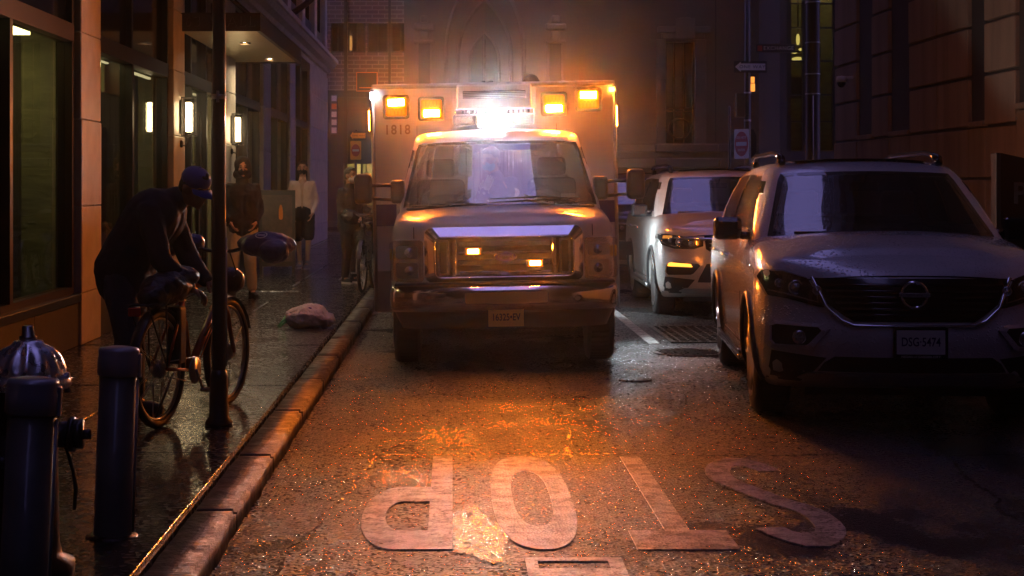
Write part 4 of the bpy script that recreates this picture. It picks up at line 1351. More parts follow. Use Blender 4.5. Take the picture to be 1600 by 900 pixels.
def suv(label, loc, rz, kind, group=None, simple=False):
    P = thing('parked_car', label, 'car', loc, rz, group)
    big = kind == 'silver'
    paint = {'silver': 'silver_paint', 'pearl': 'pearl_paint', 'dark': 'dark_paint'}[kind]
    hl, wb, fo = 4.95, 2.88, .95
    top = lambda y: smooth_tab([(-.2, .99), (0, 1.02), (.15, 1.085), (.5, 1.14), (1.1, 1.205), (1.5, 1.225), (3, 1.25), (5.2, 1.27)], y)
    base = lambda y: smooth_tab([(-.2, .30), (0, .28), (.5, .24), (4.2, .26), (5.2, .34)], y)
    def bulge(x, y):
        # raised centre of the bonnet with soft creases
        q = max(0, min(1, (1.25 - y) / 1.1))
        c = .50 + .18 * max(0, min(1, y / 1.2))
        b = .028 * (1 / (1 + math.exp((abs(x) - c) * 70)))
        return b * (q > 0) * min(1, q * 3)
    body = Shell([(0, .90), (.1, .945), (.25, .965), (.5, .975), (.72, .972), (.86, .955), (.93, .93), (.975, .885), (1, .83)],
                 [(0, .16), (.06, .07), (.14, .03), (.28, 0), (.45, -.02), (.6, .01), (.78, .035), (.88, .06), (.94, .10), (.98, .17), (1, .25)],
                 [(0, hl - .1), (.2, hl), (.5, hl + .02), (.8, hl - .03), (1, hl - .1)],
                 base, top, .60, .3, 2.5, 3.2, .05, vs=[0, .04, .08, .13, .18, .24, .3, .36, .42, .48, .54, .6, .66, .72, .77, .82, .86, .89, .92, .945, .965, .98, .99, 1], bulge=bulge)
    mb = MB(); body.mesh(mb)
    o = mb.build('body', paint, P)
    cut = []
    for yy in (fo, fo + wb):
        for sx in (-1, 1):
            c = MB(); c.lathe([(.425, -.3), (.425, .3)], (sx * .92, yy, .375), 'x', 36); cut.append(c)
    bpy.context.view_layer.update()
    boolean_cut(o, cut)
    for p in o.data.polygons: p.use_smooth = True
    bm = bmesh.new(); bm.from_mesh(o.data)
    for e in bm.edges:
        if len(e.link_faces) == 2 and e.calc_face_angle(0) > .6: e.smooth = False
    bm.to_mesh(o.data); bm.free()
    # wheel wells and arch flares
    for yy in (fo, fo + wb):
        for sx in (-1, 1):
            a = MB()
            pts = [(sx * .975, yy + .45 * math.cos(t_), .375 + .45 * math.sin(t_)) for t_ in [math.radians(-12 + 204 * i / 20) for i in range(21)]]
            pts = [(body.side(sx)(p[1], min(p[2], 1.0))[0][0] + sx * .004, p[1], max(p[2], .27)) for p in pts]
            a.tube(pts, .026, 8); a.build('arch_trim', paint if sx < 0 and False else 'black_plastic', P)
        wheel(P, -.955, yy, .375, .25, 5, 'dull_metal', 'wheel', -1)
        wheel(P, .955, yy, .375, .25, 5, 'dull_metal', 'wheel', 1)
    m2 = MB(); m2.box(-.66, .66, .3, 4.6, .2, .32); m2.build('underbody', 'black_plastic', P)
    # glasshouse
    gtop = lambda y: smooth_tab([(1.0, 1.735), (1.7, 1.745), (2.3, 1.765), (3.4, 1.76), (4.4, 1.72), (5, 1.68)], y)
    gbase = lambda y: top(y) - .03
    gh = Shell([(0, .90), (.2, .875), (.5, .825), (.8, .755), (.9, .72), (.96, .68), (1, .61)],
               [(0, 1.02), (.25, 1.27), (.5, 1.51), (.75, 1.74), (.88, 1.865), (.95, 1.95), (1, 2.06)],
               [(0, hl - .12), (.5, hl - .3), (.9, hl - .5), (1, hl - .62)], gbase, gtop, .42, .3, 2.4, 3, .035,
               vs=[0, .06, .12, .2, .28, .36, .44, .52, .6, .68, .76, .82, .87, .91, .94, .965, .985, 1])
    mb = MB(); gh.mesh(mb); g = mb.build('glasshouse', paint, P)
    def WO(z0, z1, b, t_):    # windscreen outline in front view
        bow = .03
        P_ = []
        for i in range(9): q = -1 + 2 * i / 8; P_.append((b * q, z0 + bow * (1 - q * q) * -.6))
        P_.append((t_ + .01, z1 - .05))
        for i in range(9): q = 1 - 2 * i / 8; P_.append((t_ * q * .97, z1 - .0 + .018 * (1 - q * q)))
        P_.append((-t_ - .01, z1 - .05))
        return P_
    wo_ = WO(1.225, 1.675, .80, .645)
    wi_ = WO(1.245, 1.655, .765, .615)
    cut_faces(g, lambda c, n: (n.y < -.3 and in_poly(c.x, c.z, wi_)) or (abs(n.x) > .6 and 1.9 < c.y < 3.9 and 1.29 < c.z < 1.64) or n.z < -.9)
    m2 = MB(); patch(m2, wo_, gh.F, .05, .004, .006); m2.build('windscreen', 'windscreen_dark', P)
    m2 = MB(); ring_patch(m2, WO(1.222, 1.678, .803, .648), WO(1.25, 1.655, .765, .62), gh.F, .0055, .006); m2.build('windscreen_border', 'gloss_black', P)
    for sx in (-1, 1):
        so = [(1.55, 1.255), (2.02, 1.58), (2.2, 1.665), (3.1, 1.68), (3.12, 1.27)]
        so2 = [(3.2, 1.275), (3.18, 1.68), (4.0, 1.665), (4.28, 1.40), (4.25, 1.285)]
        m2 = MB(); patch(m2, so, gh.side(sx), .12, .004, .008); m2.build('side_window', 'car_glass', P)
        m2 = MB(); patch(m2, so2, gh.side(sx), .12, .004, .008); m2.build('side_window', 'gloss_black', P)
        m2 = MB()
        pts = [gh.side(sx)(y, 1.255 + (y - 1.5) * .008)[0] for y in [1.55 + i * .3 for i in range(10)]]
        m2.tube([(p[0] + sx * .01, p[1], p[2]) for p in pts], .012, 6); m2.build('window_trim', 'chrome', P)
        # roof rail
        m2 = MB()
        pts = [(sx * .60, 2.2 + i * .25, 1.80 + .055 * math.sin(PI * min(1, i / 2.4) * .5) * (1 if i < 8 else (1 - (i - 8) * .45)) - .01 * i * .1) for i in range(10)]
        m2.tube(pts, [.03] + [.024] * 8 + [.03], 8); m2.box(min(sx * .57, sx * .63), max(sx * .57, sx * .63), 2.16, 2.34, 1.745, 1.80, .02)
        m2.box(min(sx * .57, sx * .63), max(sx * .57, sx * .63), 4.2, 4.4, 1.735, 1.80, .02)
        m2.build('roof_rail', 'gloss_black', P)
        # doors: seams and handles
        for (ya, yb) in ((1.62, 3.14), (3.17, 4.1)):
            d = MB()
            ln = [(ya, 1.22), (ya - .02, .8), (ya, .42)] if ya < 2 else [(ya, 1.23), (ya, .42)]
            d.tube([(body.side(sx)(a, b)[0][0] + sx * .0005, a, b) for a, b in ln], .005, 5)
            d.tube([(body.side(sx)(a, .42)[0][0] + sx * .0005, a, .42) for a in (ya, yb)], .005, 5)
            d.build('door_seam', 'black_plastic', P)
            hh = MB(); hx = body.side(sx)(yb - .3, 1.02)[0][0]
            hh.tube([(hx - sx * .005, yb - .34, 1.02), (hx + sx * .035, yb - .31, 1.025), (hx + sx * .035, yb - .15, 1.03), (hx - sx * .005, yb - .12, 1.03)], .013, 6)
            hh.build('door_handle', 'chrome', P)
        # sill step
        m2 = MB(); m2.box(min(sx * .90, sx * 1.0), max(sx * .90, sx * 1.0), 1.48, 3.36, .30, .35, .015); m2.box(min(sx * .95, sx * 1.005), max(sx * .95, sx * 1.005), 1.48, 3.36, .365, .385, .008)
        m2.build('running_board', 'chrome' if big else 'dull_metal', P)
        car_mirror(P, sx * .955, 1.62, 1.27, sx, 'gloss_black', .21, .17)
    # sunroof and interior
    m2 = MB(); 
    def roofF(a, b): return ((a, b, gtop(b) + gh.cz(a, b, .61) + 0.0), Vector((0, 0, 1)))
    patch(m2, rrect(-.50, .50, 2.15, 3.25, .06), roofF, .15, .004, .012); m2.build('sunroof', 'gloss_black', P)
    m2 = MB(); m2.box(-.78, .78, 1.32, 1.75, .95, 1.19, .05); m2.build('dashboard', 'black_plastic', P)
    m2 = MB(); m2.torus((.38, 1.86, 1.13), .18, .016, 'y', 24, 6); m2.tube([(.38, 1.7, 1.06), (.38, 1.86, 1.13)], .03); m2.build('steering_wheel', 'black_plastic', P)
    for sx in (-.38, .38):
        m2 = MB(); m2.box(sx - .24, sx + .24, 2.2, 2.7, .6, .75, .05); m2.box(sx - .23, sx + .23, 2.62, 2.76, .72, 1.33, .06); m2.box(sx - .13, sx + .13, 2.66, 2.76, 1.35, 1.55, .04)
        m2.build('seat', 'seat_fabric', P)
    m2 = MB(); m2.box(-.7, .7, 3.3, 3.5, .7, 1.35, .06); m2.build('rear_bench', 'seat_fabric', P)
    m2 = MB(); m2.box(-.11, .11, 1.98, 2.0, 1.55, 1.62, .01); m2.tube([(0, 1.98, 1.60), (0, 1.9, 1.68)], .01); m2.build('rear_view_mirror', 'black_plastic', P)
    m2 = MB(); patch(m2, rrect(.58, .70, 1.27, 1.32, .005), gh.F, .1, -.008, .002); m2.build('windscreen_sticker', 'sticker', P)
    m2 = MB(); patch(m2, rrect(.12, .24, 1.245, 1.27, .005), gh.F, .1, -.008, .002); m2.build('windscreen_sticker', 'sticker', P)
    for x0, x1 in ((-.62, -.02), (.06, .62)):
        m2 = MB()
        def wp(x, z): q = gh.F(x, z); return Vector(q[0]) + Vector(q[1]) * .02
        m2.tube([wp(x0, 1.235), wp((x0 + x1) / 2, 1.24), wp(x1, 1.228)], [.011, .008, .006], 6); m2.build('wiper', 'black_plastic', P)
    # front face
    Fr = body.F
    m2 = MB()   # shut line of the bonnet
    m2.tube([Vector(Fr(x, 1.0 - .10 * abs(x) ** 3)[0]) for x in [-.86 + i * .086 for i in range(21)]], .006, 5); m2.build('bonnet_seam', 'gloss_black', P)
    if big:
        grille = [(-.62, .985), (-.54, .82), (-.44, .745), (-.38, .71), (.38, .71), (.44, .745), (.54, .82), (.62, .985)]
        m2 = MB(); patch(m2, grille, Fr, .07, .006, .02); m2.build('grille', 'gloss_black', P)
        for i in range(6):
            z = .755 + i * .038; hw = .40 + .21 * ((z - .71) / .275)
            m2 = MB(); m2.tube([Vector(Fr(x, z)[0]) + Vector((0, -.012, 0)) for x in (-hw, -hw / 2, 0, hw / 2, hw)], .007, 5); m2.build('grille_slat', 'gloss_black', P)
        m2 = MB()
        vline = [(-.635, .99), (-.55, .80), (-.455, .715), (-.38, .685), (0, .68), (.38, .685), (.455, .715), (.55, .80), (.635, .99)]
        m2.tube([Vector(Fr(*p)[0]) + Vector((0, -.012, 0)) for p in vline], .013, 8); m2.build('grille_trim', 'chrome', P)
        e = MB(); fy = Fr(0, .88)[0][1] - .03
        e.torus((0, fy, .885), .082, .010, 'y', 32, 8); e.box(-.10, .10, fy - .012, fy + .008, .870, .900, .004)
        em = e.build('badge', 'chrome', P)
        text('badge_lettering', 'NISSAN', .028, (0, fy - .0125, .885), FRONT, 'ink_black', em, .0008, 1.1)
        number_plate(P, .03, Fr(0, .6)[0][1] - .012, .585, 'DSG\u00b75474', 'plate_white', 'plate_ink', frame='gloss_black', sub='NISSAN of GARDEN CITY', tsize=.080)
        lamp = [(-.955, .975), (-.93, 1.02), (-.80, 1.02), (-.66, .98), (-.63, .93), (-.57, .86), (-.53, .79), (-.60, .80), (-.78, .845), (-.90, .86)]
        fogo = [(-.90, .68), (-.86, .70), (-.56, .685), (-.53, .655), (-.63, .54), (-.66, .525), (-.88, .52), (-.905, .55)]
        fogi = [(-.88, .66), (-.85, .675), (-.60, .665), (-.58, .645), (-.655, .565), (-.675, .55), (-.86, .545), (-.88, .57)]
    else:
        grille = [(-.44, .99), (-.42, .83), (-.30, .76), (.30, .76), (.42, .83), (.44, .99)]
        m2 = MB(); patch(m2, grille, Fr, .07, .006, .02); m2.build('grille', 'gloss_black', P)
        m2 = MB(); m2.tube([Vector(Fr(x, .965 - .02 * (1 - (x / .85) ** 2))[0]) + Vector((0, -.014, 0)) for x in [-.80 + i * .16 for i in range(11)]], .018, 8); m2.build('grille_bar', 'chrome', P)
        for z in (.80, .85, .90):
            m2 = MB(); m2.tube([Vector(Fr(x, z)[0]) + Vector((0, -.012, 0)) for x in (-.38, -.2, 0, .2, .38)], .008, 5); m2.build('grille_slat', 'chrome', P)
        m2 = MB(); fy = Fr(0, .88)[0][1] - .02; m2.prism([(-.06, .93), (-.045, .84), (-.03, .84), (-.028, .875), (.028, .875), (.03, .84), (.045, .84), (.06, .93), (.04, .93), (.034, .892), (-.034, .892), (-.04, .93)], fy, fy + .01, 'xz'); m2.build('badge', 'chrome', P)
        number_plate(P, 0, Fr(0, .6)[0][1] - .012, .60, '', 'plate_gold', 'plate_ink') if False else None
        lamp = [(-.955, .95), (-.945, 1.0), (-.84, 1.0), (-.60, .965), (-.45, .955), (-.45, .865), (-.56, .83), (-.78, .83), (-.91, .875)]
        fogo = [(-.88, .66), (-.80, .695), (-.50, .675), (-.46, .64), (-.56, .53), (-.60, .51), (-.86, .50), (-.89, .54)]
        fogi = [(-.86, .65), (-.79, .68), (-.52, .66), (-.49, .635), (-.57, .545), (-.60, .53), (-.85, .52), (-.87, .55)]
    for sx in (-1, 1):
        f_ = (lambda Q: Q) if sx < 0 else mirror_out
        m2 = MB(); patch(m2, f_(lamp), Fr, .05, .004, .02); h = m2.build('headlight', 'gloss_black', P)
        m2 = MB()
        cx = sum(p[0] for p in lamp) / len(lamp)
        for (dx, dz, r) in ((.0, -.005, .052), (.13, -.02, .034), (-.10, .02, .03)):
            x_ = -sx * (cx + dx) if sx > 0 else cx + dx; z_ = .925 + dz if big else .915 + dz
            p = Fr(x_, z_)[0]
            m2 = MB(); m2.lathe([(r, 0), (r * .95, -.018), (r * .75, -.02), (r * .7, -.006), (r * .45, -.018), (.002, -.026)], (p[0], p[1] - .002, p[2]), 'y', 20)
            m2.build('reflector', 'reflector_chrome', h)
        m2 = MB()
        ln = f_([(lamp[4][0] + .02, lamp[4][1] - .02), (lamp[7][0], lamp[7][1] + .03), (lamp[8][0], lamp[8][1] + .03), (lamp[9][0] if len(lamp) > 9 else lamp[8][0], lamp[8][1] + .05)])
        m2.tube([Vector(Fr(*p)[0]) + Vector((0, -.008, 0)) for p in ln], .008, 6); m2.build('light_guide', 'reflector_chrome', h)
        if not big and kind == 'pearl' and sx < 0:
            m2 = MB(); patch(m2, f_([(-.90, .95), (-.89, .985), (-.80, .985), (-.79, .955)]), Fr, .05, .01, .008); m2.build('marker_lens', 'park_amber', h)
        m2 = MB(); patch(m2, f_(lamp), Fr, .05, .026, .02); m2.build('lens_cover', 'lens_cover', h)
        m2 = MB(); patch(m2, f_(fogi), Fr, .05, .003, .01); fg = m2.build('fog_light_recess', 'black_plastic', P)
        m2 = MB(); ring_patch(m2, f_(fogo), f_(fogi), Fr, .022, .03); m2.build('bezel', paint, fg)
        m2 = MB()
        if big:
            p = Fr(-sx * -.72 if sx > 0 else -.72, .60)[0]; m2.lathe([(.048, 0), (.045, -.02), (.03, -.022), (.002, -.016)], (p[0], p[1] - .003, p[2]), 'y', 18); m2.build('fog_lamp', 'reflector_chrome', fg)
        else:
            patch(m2, f_([(-.85, .625), (-.84, .67), (-.60, .655), (-.58, .62)]), Fr, .05, .016, .012); m2.build('fog_lamp', 'fog_amber' if (kind == 'pearl' and sx < 0) else 'reflector_chrome', fg)
    low = [(-.50, .48), (-.56, .44), (-.60, .38), (.60, .38), (.56, .44), (.50, .48)] if big else [(-.42, .66), (-.5, .5), (-.52, .44), (.52, .44), (.5, .5), (.42, .66)]
    m2 = MB(); patch(m2, low, Fr, .07, .004, .02); m2.build('lower_grille', 'black_plastic', P)
    m2 = MB(); skid = [(-.72, .335), (-.66, .37), (.66, .37), (.72, .335), (.62, .31), (-.62, .31)]
    patch(m2, skid, Fr, .07, .018, .03); m2.build('skid_plate', 'dull_metal', P)
    if big:
        for x_ in (-.42, 0, .42):
            m2 = MB(); patch(m2, [(x_ - .10, .315), (x_ - .07, .365), (x_ + .07, .365), (x_ + .10, .315)], Fr, .07, .03, .03); m2.build('skid_insert', 'dull_metal', P)
    m2 = MB(); patch(m2, [(-.90, .30), (-.88, .50), (-.55, .47), (-.62, .38), (-.70, .30)], Fr, .07, .003, .01); m2.build('lower_cladding', 'black_plastic', P)
    m2 = MB(); patch(m2, mirror_out([(-.90, .30), (-.88, .50), (-.55, .47), (-.62, .38), (-.70, .30)]), Fr, .07, .003, .01); m2.build('lower_cladding', 'black_plastic', P)
    return P

suv1 = suv('large wet silver SUV parked nearest on the right, black V-shaped grille', (2.98, 10.5, 0), -math.radians(5), 'silver', 'cars parked along the right kerb')
suv2 = suv('pearl coloured SUV with a lit amber fog light parked behind the silver one', (3.42, 19.2, 0), -math.radians(1.2), 'pearl', 'cars parked along the right kerb')
suv3 = suv('dark car parked behind the pearl SUV, only its left edge showing', (3.35, 26.4, 0), 0, 'dark', 'cars parked along the right kerb')

# ------------------------------------------------------------------ the ambulance
AY = 14.0
AM = thing('ambulance', 'white box ambulance with amber and white emergency lights on, numbered 1818', 'ambulance', (.465, AY, 0), 0, ry=-math.radians(1.1))
def A(nm, m2, m, par=None): return m2.build(nm, m, par or AM)
# cab lower body with bonnet
atop = lambda y: smooth_tab([(-.2, 1.22), (.05, 1.25), (.2, 1.285), (.45, 1.32), (.75, 1.355), (1.0, 1.38), (2.6, 1.39)], y)
abase = lambda y: .46
cab = Shell([(0, .93), (.2, .985), (.5, .99), (.8, .98), (.92, .96), (.97, .93), (1, .88)],
            [(0, .16), (.3, .14), (.6, .14), (.85, .15), (.94, .165), (.98, .20), (1, .27)],
            [(0, 2.45), (1, 2.45)], abase, atop, .40, .02, 3.2, 8, .035,
            vs=[0, .1, .2, .3, .4, .5, .6, .7, .8, .86, .9, .94, .965, .985, 1],
            bulge=lambda x, y: .02 * (1 / (1 + math.exp((abs(x) - .60) * 40))) * min(1, max(0, (.95 - y) * 3)))
mb = MB(); cab.mesh(mb); ob = A('cab_body', mb, 'vehicle_white')
cts = []
for sx in (-1, 1):
    c = MB(); c.lathe([(.47, -.3), (.47, .3)], (sx * .95, .80, .39), 'x', 32); cts.append(c)
bpy.context.view_layer.update()
ob_parent = ob.parent; ob.parent = None; bpy.context.view_layer.update()
boolean_cut(ob, cts); ob.parent = ob_parent
for p in ob.data.polygons: p.use_smooth = True
bm = bmesh.new(); bm.from_mesh(ob.data)
for e in bm.edges:
    if len(e.link_faces) == 2 and e.calc_face_angle(0) > .6: e.smooth = False
bm.to_mesh(ob.data); bm.free()
# cab upper: pillars, windscreen, roof
cg_top = lambda y: smooth_tab([(1.2, 2.05), (1.6, 2.085), (2.0, 2.11), (2.5, 2.11)], y)
cg_base = lambda y: atop(y) - .02
cgh = Shell([(0, .93), (.3, .90), (.6, .845), (.85, .80), (.93, .785), (.975, .755), (1, .70)],
            [(0, .80), (.3, 1.01), (.6, 1.22), (.8, 1.37), (.9, 1.45), (.96, 1.53), (1, 1.66)],
            [(0, 2.42), (1, 2.42)], cg_base, cg_top, .30, .02, 2.7, 8, .03,
            vs=[0, .05, .1, .18, .26, .34, .42, .5, .58, .66, .74, .8, .85, .89, .92, .945, .965, .985, 1])
mb = MB(); cgh.mesh(mb); ou = A('cab_roof', mb, 'vehicle_white')
def AW(z0, z1, b, t_):
    P_ = [(b * q, z0 - .015 * (1 - q * q)) for q in [-1 + 2 * i / 8 for i in range(9)]]
    P_ += [(b - .008, z0 + .05), (t_ + .022, z1 - .06)] + [(t_ * q, z1 + .02 * (1 - q ** 4)) for q in [1 - 2 * i / 10 for i in range(11)]] + [(-t_ - .022, z1 - .06), (-b + .008, z0 + .05)]
    return P_
wo2, wi2 = AW(1.40, 1.985, .885, .745), AW(1.43, 1.965, .85, .72)
cut_faces(ou, lambda c, n: (n.y < -.3 and in_poly(c.x, c.z, wi2)) or (n.y > .5 and abs(c.x) < .55) or (abs(n.x) > .6 and 1.45 < c.y < 2.2 and 1.46 < c.z < 1.95) or n.z < -.9)
m2 = MB(); patch(m2, wo2, cgh.F, .05, .004, .006); A('windscreen', m2, 'windscreen')
m2 = MB(); ring_patch(m2, AW(1.397, 1.988, .888, .748), AW(1.43, 1.965, .855, .725), cgh.F, .0055, .006); A('windscreen_border', m2, 'gloss_black')
for sx in (-1, 1):
    m2 = MB(); patch(m2, [(1.3, 1.43), (1.68, 1.95), (2.25, 1.97), (2.25, 1.43)], cgh.side(sx), .12, .004, .008); A('side_window', m2, 'car_glass')
    m2 = MB(); m2.tube([Vector(cgh.side(sx)(1.3, 1.4)[0]), (sx * .995, 1.28, 1.2), (sx * .998, 1.28, .6)], .005, 5); A('door_seam', m2, 'black_plastic')
# bonnet seams down both sides
for sx in (-1, 1):
    m2 = MB(); m2.tube([Vector(cab.F(sx * .78, z)[0]) + Vector((0, 0, 0)) for z in (1.14, 1.18, 1.21, 1.235)] + [(sx * .80, .5, 1.318), (sx * .83, .9, 1.362)], .005, 5); A('bonnet_seam', m2, 'black_plastic')
m2 = MB(); m2.box(-.86, .86, .86, 1.0, 1.375, 1.402, .01)
for i in range(30): m2.box(-.8 + i * .054, -.79 + i * .054, .84, .98, 1.40, 1.408)
A('cowl_vent', m2, 'black_plastic')
for x0, x1, z1 in ((.72, -.10, 1.445), (-.80, -.12, 1.40)):
    def wp(x, z): q = cgh.F(x, z); return Vector(q[0]) + Vector(q[1]) * .03
    m2 = MB(); m2.tube([wp(x0 * .6, 1.41), wp(x0 * .35 + x1 * .3, z1 + .035), wp((x0 + x1) / 2, z1)], .008, 6)
    m2.tube([wp(x0, z1 - .01), wp((x0 + x1) / 2, z1 + .014), wp(x1, z1 + .002)], [.006, .012, .006], 6)
    A('wiper', m2, 'black_plastic')
# grille: chrome surround, side pockets, bars
FA = cab.F
y_f = .10
def FL(a, b): return ((a, .11, b), Vector((0, -1, 0)))
og = rrect(-.69, .69, .755, 1.235, .07); ig = rrect(-.60, .60, .80, 1.15, .05)
m2 = MB(); n_ = len(og)
m2.add([(a, .16, b) for a, b in og] + [(a, .035, b) for a, b in ig] + [(a, .13, b) for a, b in ig], [(i, (i + 1) % n_, n_ + (i + 1) % n_, n_ + i) for i in range(n_)] + [(n_ + i, n_ + (i + 1) % n_, 2 * n_ + (i + 1) % n_, 2 * n_ + i) for i in range(n_)], False)
A('grille_surround', m2, 'chrome')
m2 = MB(); m2.tube([(p[0], .045, p[1]) for p in ig + ig[:1]], .009, 8); A('grille_lip', m2, 'chrome')
m2 = MB(); m2.box(-.61, .61, .13, .15, .79, 1.16); A('grille_back', m2, 'black_plastic')
for (z, h) in ((.845, .016), (.93, .045), (1.015, .022), (1.09, .045)):
    m2 = MB(); m2.box(-.40, .40, .055, .12, z - h / 2, z + h / 2, .006); A('grille_bar', m2, 'chrome')
for sx in (-1, 1):
    m2 = MB(); x0, x1 = sorted((sx * .415, sx * .455)); m2.box(x0, x1, .05, .125, .81, 1.14, .008); A('grille_post', m2, 'chrome')
    x0, x1 = sorted((sx * .475, sx * .575)); m2 = MB(); ring_patch(m2, rrect(x0, x1, .82, 1.13, .02), rrect(x0 + .02, x1 - .02, .84, 1.11, .015), FL, .05, .05); A('grille_pocket', m2, 'chrome')
m2 = MB(); m2.tube([(-.58, .06, .825), (.58, .06, .825)], .008, 6); A('grille_wire', m2, 'chrome')
m2 = MB(); m2.lathe([(.1, 0), (.1, .02)], (0, 0, 0), 'y', 32)
me = m2.mesh('badge')
for q in me.vertices: q.co.x *= .95; q.co.z *= .40
me.materials.append(MATS['stripe_blue']); bd = link_mesh('badge', me, AM, (.01, .03, .975))
m2 = MB(); 
m2.torus((0, 0, 0), .1, .006, 'y', 32, 6); me = m2.mesh('badge_rim')
for q in me.vertices: q.co.x *= .95; q.co.z *= .42
me.materials.append(MATS['chrome']); link_mesh('badge_rim', me, bd)
text('badge_lettering', 'Ford', .06, (0, -.001, 0), FRONT, 'chrome', bd, .002, 1.0, sx=1.2)
# grille strobes
for (x, z) in ((X(743, 14.0) - .465, Z(392, 14.0)), (X(840, 14.0) - .465, Z(412, 14.0))):
    m2 = MB(); m2.box(x - .075, x + .075, .03, .06, z - .035, z + .035, .01); h = A('grille_strobe', m2, 'black_plastic')
    m2 = MB(); m2.box(x - .045, x + .045, .022, .029, z - .018, z + .018, .003); m2.build('led_bar', 'amber_grille', h)
    m2 = MB(); m2.box(x - .065, x + .065, .023, .0295, z - .028, z - .0185); m2.box(x - .065, x + .065, .023, .0295, z + .0185, z + .028); m2.build('lens', 'amber_lens', h)
# headlights
for sx in (-1, 1):
    x0, x1 = sorted((sx * .70, sx * .965))
    def HF(a, b): p, n = FA(a, b); return ((p[0], p[1] - .0, p[2]), n)
    m2 = MB(); patch(m2, rrect(x0, x1, .76, 1.125, .03), HF, .06, .006, .03); h = A('headlight', m2, 'reflector_chrome')
    for z0, z1 in ((.965, 1.075), (.79, .93)):
        m2 = MB(); patch(m2, rrect(x0 + .03, x1 - .045, z0, z1, .02), HF, .05, .012, .01); m2.build('lamp_bowl', 'dull_metal', h)
        cx = (x0 + x1) / 2 - .01 * sx; p = HF(cx, (z0 + z1) / 2)[0]
        m2 = MB(); m2.lathe([(.045, -.014), (.040, -.03), (.02, -.032), (.012, -.05), (.002, -.052)], p, 'y', 18); m2.build('lamp_reflector', 'reflector_chrome', h)
    m2 = MB(); patch(m2, rrect(x0 + .01, x1 - .005, .77, 1.115, .03), HF, .05, .05, .04); m2.build('lens_cover', 'lens_cover', h)
    m2 = MB(); xx = sx * 1.0; m2.box(min(xx, xx - sx * .02), max(xx, xx - sx * .02), .33, .42, .95, 1.05, .01); m2.build('side_marker', 'plate_gold', h)
# bumper: chrome bar with number plate and lower valance
bump_ = Shell([(0, .97), (.15, .995), (.5, 1.0), (.85, .995), (1, .975)], [(0, .035), (.12, .0), (.5, -.01), (.86, .0), (1, .04)], [(0, .42), (1, .42)],
              lambda y: .50, lambda y: .735, .34, .02, 3.0, 8, .0, vs=[0, .06, .15, .3, .5, .7, .85, .94, 1])
mb = MB(); bump_.mesh(mb); bo = A('bumper', mb, 'chrome')
m2 = MB(); ring_patch(m2, rrect(-.36, .38, .565, .69, .02), rrect(-.345, .365, .58, .675, .015), bump_.F, .006, .01); m2.build('recess_frame', 'chrome', bo)
m2 = MB(); patch(m2, rrect(-.35, .37, .575, .68, .015), bump_.F, .08, .002, .004); m2.build('recess', 'dull_metal', bo)
m2 = MB(); m2.box(-.95, .95, .03, .30, .735, .762, .01); A('bumper_cover', m2, 'black_plastic')
val = Shell([(0, .90), (1, .96)], [(0, .07), (1, .05)], [(0, .3), (1, .35)], lambda y: .36, lambda y: .497, .3, .02, 3.0, 8, .0, vs=[0, .5, 1])
mb = MB(); val.mesh(mb); A('valance', mb, 'black_plastic')
number_plate(AM, .005, .025, .455, '16325\u2022EV', 'plate_gold', 'ink_black', tsize=.084)
# wheels and underside
for sx in (-1, 1):
    wheel(AM, sx * .985, .80, .385, .24, 8, 'dull_metal', 'wheel', sx)
    wheel(AM, sx * 1.12, 4.35, .385, .24, 8, 'dull_metal', 'wheel', sx)
    wheel(AM, sx * .86, 4.35, .385, .22, 8, 'dull_metal', 'wheel', sx)
m2 = MB(); m2.box(-.35, -.25, .3, 6.3, .5, .62); m2.box(.25, .35, .3, 6.3, .5, .62); m2.tube([(-.8, .8, .4), (.8, .8, .4)], .05); m2.tube([(-.8, 4.35, .4), (.8, 4.35, .4)], .08); m2.ell((.1, 4.35, .4), (.18, .16, .16)); A('chassis', m2, 'black_plastic')
# mirrors: tall black heads on two arms
for sx in (-1, 1):
    m2 = MB(); m2.box(sx * 1.26 - .085, sx * 1.26 + .085, 1.02, 1.12, 1.44, 1.72, .04); h = A('wing_mirror', m2, 'black_plastic')
    m2 = MB(); m2.tube([(sx * .93, 1.22, 1.60), (sx * 1.05, 1.12, 1.61), (sx * 1.19, 1.08, 1.61)], .016, 8); m2.tube([(sx * .93, 1.22, 1.47), (sx * 1.05, 1.12, 1.48), (sx * 1.19, 1.08, 1.49)], .016, 8)
    m2.box(min(sx * .88, sx * 1.01), max(sx * .88, sx * 1.01), 1.12, 1.34, 1.44, 1.66, .03); m2.build('mirror_arm', 'black_plastic', h)
    m2 = MB(); m2.box(sx * 1.26 - .07, sx * 1.26 + .07, 1.121, 1.124, 1.46, 1.70); m2.build('mirror_glass', 'chrome', h)
# patient box
BX0, BX1, BY0, BY1 = -1.215, 1.20, 2.35, 6.6
m2 = MB(); m2.box(BX0, BX1, BY0, BY1, .34, 2.62, .03)
bxo = A('patient_box', m2, 'vehicle_white')
cut_faces(bxo, lambda c, n: False)
